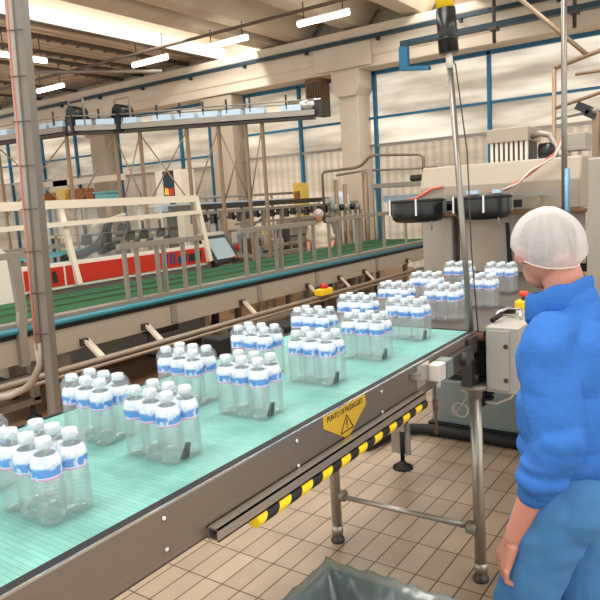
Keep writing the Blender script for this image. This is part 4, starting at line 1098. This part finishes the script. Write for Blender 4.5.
# brown tube frame at upper right, seen past the hood
t = thing('guard_frame', 'brown tubular guard frame standing behind the machine hood at upper right', 'frame', (-1.5, 7, 0))
part('post', MB().tube([(-1.70, 7.0, 0), (-1.70, 7.0, 2.90)], .022, 8), 'copper_pipe', t)
part('rail', MB().tube([(-1.70, 7.0, 2.89), (-.6, 7.0, 3.14)], .022, 8), 'copper_pipe', t)
part('rail', MB().tube([(-1.70, 7.0, 2.50), (-.6, 7.0, 2.75)], .018, 8), 'copper_pipe', t)
part('rail', MB().tube([(-1.50, 7.0, 2.80), (-.6, 7.0, 2.80)], .016, 8), 'copper_pipe', t)
part('clamp_head', MB().obox((-1.42, 7.0, 2.47), (.14, .10, .08), (0, .5, 0)).obox((-1.36, 7.0, 2.40), (.10, .10, .06), (0, .5, 0)), 'black_plastic', t)
part('arm', MB().tube([(-1.7, 7.0, 2.40), (-.6, 7.0, 2.48)], .014, 8), 'dull_steel', t)
part('upright', MB().box(-1.34, -1.28, 6.98, 7.05, 0, 2.42), 'copper_pipe', t)
part('lamp_head', MB().lathe([(.05, -.08), (.14, .0), (.14, .10), (.06, .2)], (-1.12, 6.95, 2.1), 16), 'black_plastic', t)

# ================================================================== PEOPLE
def make_person(loc, yaw, label, style):
    near = style == 'worker'
    vox = .0032 if near else .008
    hz = -.62 if near else .05          # head turned relative to the chest
    hc = Vector((0, .078 if near else .062, 1.568))
    def hp(x, y, z):
        c, s = math.cos(hz), math.sin(hz)
        return Vector((hc.x + c*x - s*y, hc.y + s*x + c*y, hc.z + z))
    def he(x, y, z, r): return ('e', hp(x, y, z), r, (0, 0, hz))
    sh = [('e', (0, 0, 1.24), (.165, .105, .15)), ('e', (0, 0, 1.08), (.155, .105, .17)), ('e', (0, -.005, .93), (.158, .112, .12)),
          ('c', (-.115, 0, 1.335), (.115, 0, 1.335), .054, .054),
          ('c', (0, -.01, 1.36), (0, .035, 1.50), .060, .056),
          he(0, 0, 0, (.075, .095, .105)), he(0, .030, -.07, (.052, .058, .055)), he(0, .062, -.098, (.03, .03, .022)),
          he(0, .10, -.028, (.012, .020, .022)), he(0, .088, .0, (.010, .014, .024)), he(0, .090, .022, (.045, .014, .010)),
          he(0, .090, -.066, (.022, .012, .006)), he(0, .088, -.077, (.020, .012, .006)),
          he(-.077, -.005, -.015, (.010, .020, .030)), he(.077, -.005, -.015, (.010, .020, .030)),
          he(-.048, .055, -.03, (.022, .03, .024)), he(.048, .055, -.03, (.022, .03, .024))]
    f_ = .085 if near else 0
    KN = {-1: Vector((-.10, .012+f_, .47)), 1: Vector((.098, .012, .47))}
    AN = {-1: Vector((-.105, -.02+f_*1.3, .09)), 1: Vector((.102, -.02, .09))}
    arms = []
    for s in (-1, 1):
        el = Vector((s*.190, -.048, 1.045)); wr = Vector((s*.190, .078, .732))
        if not near: el = Vector((s*.235, -.03, 1.06)); wr = Vector((s*.215, .16, .91))
        d = (wr-el).normalized()
        sh += [('c', (s*.145, 0, 1.315), el, .048, .042), ('c', el, el+(wr-el)*.35, .043, .043), ('c', el+(wr-el)*.35, wr, .042, .027)]
        # hand frame: d along the hand, fw forward (index side), inn towards the body
        fwv = (Vector((0, 1, 0)) - d*d.y).normalized(); inn = Vector((-s, 0, 0)); inn = (inn - d*inn.dot(d)).normalized()
        if near:        # palm turned to the back, fingers curling backwards
            c_, s_ = math.cos(.72), math.sin(.72)
            fwv, inn = fwv*c_ + inn*s_, inn*c_ - fwv*s_
        H = lambda a, f, i: wr + (d*a + fwv*f + inn*i)*(1.2 if near else 1)
        sh += [('c', H(-.01, 0, 0), H(.02, .004, 0), .026, .024)]
        for f in (-.026, -.009, .009, .026): sh.append(('c', H(.02, f*.55, 0), H(.082, f*1.1+.002, .002), .0165, .0125))
        for k, (f, ln) in enumerate(((-.034, .80), (-.0115, .95), (.0115, 1.0), (.034, .93))):
            r = (.0085, .0093, .0096, .0092)[k]
            k0 = H(.084, f, .0); k1 = H(.084+.036*ln, f*1.02, .010); k2 = H(.084+.046*ln, f*1.0, .038*ln); k3 = H(.084+.034*ln, f*.97, .060*ln)
            sh += [('c', k0, k1, r*1.08, r), ('c', k1, k2, r, r*.92), ('c', k2, k3, r*.92, r*.8)]
        t0 = H(.018, .018, .010); t1 = H(.048, .034, .026); t2 = H(.076, .034, .042); t3 = H(.094, .022, .052)
        sh += [('c', t0, t1, .0155, .0125), ('c', t1, t2, .0115, .0105), ('c', t2, t3, .0105, .0085)]
        arms.append((s, el, wr, d))
        sh += [('c', (s*.085, 0, .90), KN[s], .085, .055), ('c', KN[s], AN[s], .054, .038),
               ('c', AN[s]+Vector((0, -.02, -.045)), AN[s]+Vector((s*.015, .15, -.055)), .038, .032)]
    me = blob('person', sh, vox, 3)
    P = bpy.data.objects.new('person', me); COL.objects.link(P); P.location = loc; P.rotation_euler = (0, 0, yaw); P.scale = (1, 1, 1) if near else (.93,)*3
    me.materials.append(M['skin']); tag(P, label, 'person')
    def piece(name, shapes, mat, v=.008, sm=5, lab=None):
        m_ = blob(name, shapes, v, sm); m_.materials.append(M[mat])
        o = bpy.data.objects.new(name, m_); COL.objects.link(o); o.parent = P
        if lab: o['label'] = lab
        return o
    # eyes and hair
    for s in (-1, 1):
        em = MB().lathe([(0, -.011), (.008, -.008), (.011, 0), (.008, .008), (0, .011)], hp(s*.031, .084, .004), 12, cap=False)
        o = bpy.data.objects.new('eye', em.mesh('eye')); COL.objects.link(o); o.parent = P; o.data.materials.append(M['cap_white'])
    piece('hair', [he(0, -.008, .020, (.078, .092, .082)), he(0, -.036, -.01, (.068, .056, .055))], 'hair', .006, 4)
    # disposable net cap, gathered at an elastic rim
    na, ne = 72, 22; vs = []; fs = []
    for i in range(ne):
        u = i/(ne-1)
        e_ = -.42 + u*(PI/2+.42)
        for j in range(na):
            a_ = 2*PI*j/na
            fold = 1 + (.045*math.sin(11*a_+2*math.sin(3*a_)) + .030*math.sin(23*a_+u*3)) * (1-u)**.4*min(1, u*4+.4)
            k = math.cos(e_)*fold
            gather = 1 - .12*max(0, 1-u*7)
            front = 1 + .16*max(0, math.sin(a_))**2*max(0, 1-abs(u-.22)*2.6)
            x = .098*k*gather; y = .116*k*gather*front
            vs.append(hp(x*math.cos(a_), y*math.sin(a_)-.014, .012 + .106*math.sin(e_)*(1+.02*math.sin(5*a_)) + (.020*math.sin(a_) if u < .3 else .020*math.sin(a_)*(1-u)/.7)))
    for i in range(ne-1):
        for j in range(na): fs.append((i*na+j, i*na+(j+1) % na, (i+1)*na+(j+1) % na, (i+1)*na+j))
    nm = MB().add(vs, fs, True)
    o = bpy.data.objects.new('hair_net', nm.mesh('hair_net')); COL.objects.link(o); o.parent = P; o.data.materials.append(M['net_cap'])
    rim = [vs[j] for j in range(na)] + [vs[0]]
    o2 = bpy.data.objects.new('elastic_rim', MB().tube(rim, .0024, 6).mesh('elastic_rim')); COL.objects.link(o2); o2.parent = o; o2.data.materials.append(M['white_paint'])
    # clothes
    top = [('e', (0, -.005, 1.24), (.198, .142, .165)), ('e', (0, -.008, 1.08), (.192, .148, .20)), ('e', (0, -.008, .985), (.186, .146, .105)),
           ('c', (-.115, -.005, 1.330), (.115, -.005, 1.330), .076, .076), ('c', (0, -.01, 1.36), (0, .0, 1.40), .088, .078)]
    tm = 'fleece' if near else 'beige_cloth'
    for s, el, wr, d in arms:
        if near:
            q = el + (wr-el)*.36
            top += [('c', (s*.145, -.002, 1.312), el, .077, .070), ('c', el, q, .074, .060),
                    ('e', el+(wr-el)*.32+Vector((s*.004, -.008, 0)), (.070, .072, .042)), ('e', el+Vector((0, -.012, .02)), (.074, .070, .06)),
                    ('e', el+(wr-el)*.16, (.071, .073, .035))]
        else:
            top += [('c', (s*.155, 0, 1.325), Vector((s*.175, 0, 1.33))*.35+el*.65, .080, .070)]
    sw_ = piece('sweatshirt' if near else 'shirt', top, tm, .0055 if near else .009, 4)
    def folds(o, size, amt):
        tx_ = bpy.data.textures.new('cloth_folds', 'CLOUDS'); tx_.noise_scale = size; tx_.noise_depth = 1
        dm_ = o.modifiers.new('folds', 'DISPLACE'); dm_.texture = tx_; dm_.strength = amt; dm_.mid_level = .5; dm_.texture_coords = 'LOCAL'
    folds(sw_, .11 if near else .15, .028)
    if near:
        for s, el, wr, d in arms:
            q = el+(wr-el)*.385
            piece('cuff', [('c', q, q+d*.035, .051, .047)], 'fleece_dark', .005, 3, 'darker ribbed cuff')
        piece('hem_band', [('e', (0, -.008, .868), (.190, .154, .034))], 'fleece_dark', .006, 4, 'darker ribbed hem')
        # folded stand collar, higher at the nape
        vs = []; fs = []; n_ = 48
        prof = [(.080, -.02), (.092, .0), (.093, .035), (.092, .066), (.087, .073), (.082, .067), (.080, .03), (.072, .0)]
        for r, z in prof:
            for j in range(n_):
                a_ = 2*PI*j/n_
                flare = 1 + .10*max(0, math.sin(a_))
                x, y = r*math.cos(a_)*.95, r*math.sin(a_)*1.0*flare
                vs.append((x, y+.036, 1.385 + z - .36*y + .004*math.sin(6*a_)))
        k = len(prof)
        for i in range(k):
            for j in range(n_): fs.append((i*n_+j, i*n_+(j+1) % n_, ((i+1) % k)*n_+(j+1) % n_, ((i+1) % k)*n_+j))
        o = bpy.data.objects.new('collar', MB().add(vs, fs, True).mesh('collar')); COL.objects.link(o); o.parent = P; o.data.materials.append(M['fleece'])
    lw = [('e', (0, -.008, .845), (.172, .138, .125))]
    for s in (-1, 1):
        lw += [('c', (s*.088, -.006, .84), KN[s], .112, .094), ('c', KN[s], AN[s], .094, .086),
               ('e', (s*.08, -.04, .84), (.10, .105, .13))]
    tr_ = piece('trousers', lw, 'trouser_blue' if near else 'denim', .007 if near else .01, 5)
    folds(tr_, .12, .026)
    if near:
        pk = MB().tube([(-.196, .062, .770), (-.201, .056, .755), (-.202, .050, .74)], .003, 6)
        o = bpy.data.objects.new('pocket_piping', pk.mesh('pocket_piping')); COL.objects.link(o); o.parent = tr_; o.data.materials.append(M['cap_white'])
        o['label'] = 'white pocket piping'
    for s in (-1, 1):
        piece('shoe', [('c', AN[s]+Vector((0, -.025, -.038)), AN[s]+Vector((s*.015, .15, -.045)), .050, .044), ('e', AN[s], (.05, .06, .05))], 'shoe_black', .008, 3)
    return P
make_person((-.425, 1.955, 0), math.radians(76), 'worker in blue sweatshirt and white hairnet watching the bottle line from behind', 'worker')
make_person((-6.36, 9.72, 0), math.radians(205), 'distant worker in pale shirt and light cap standing behind the green conveyor', 'far')
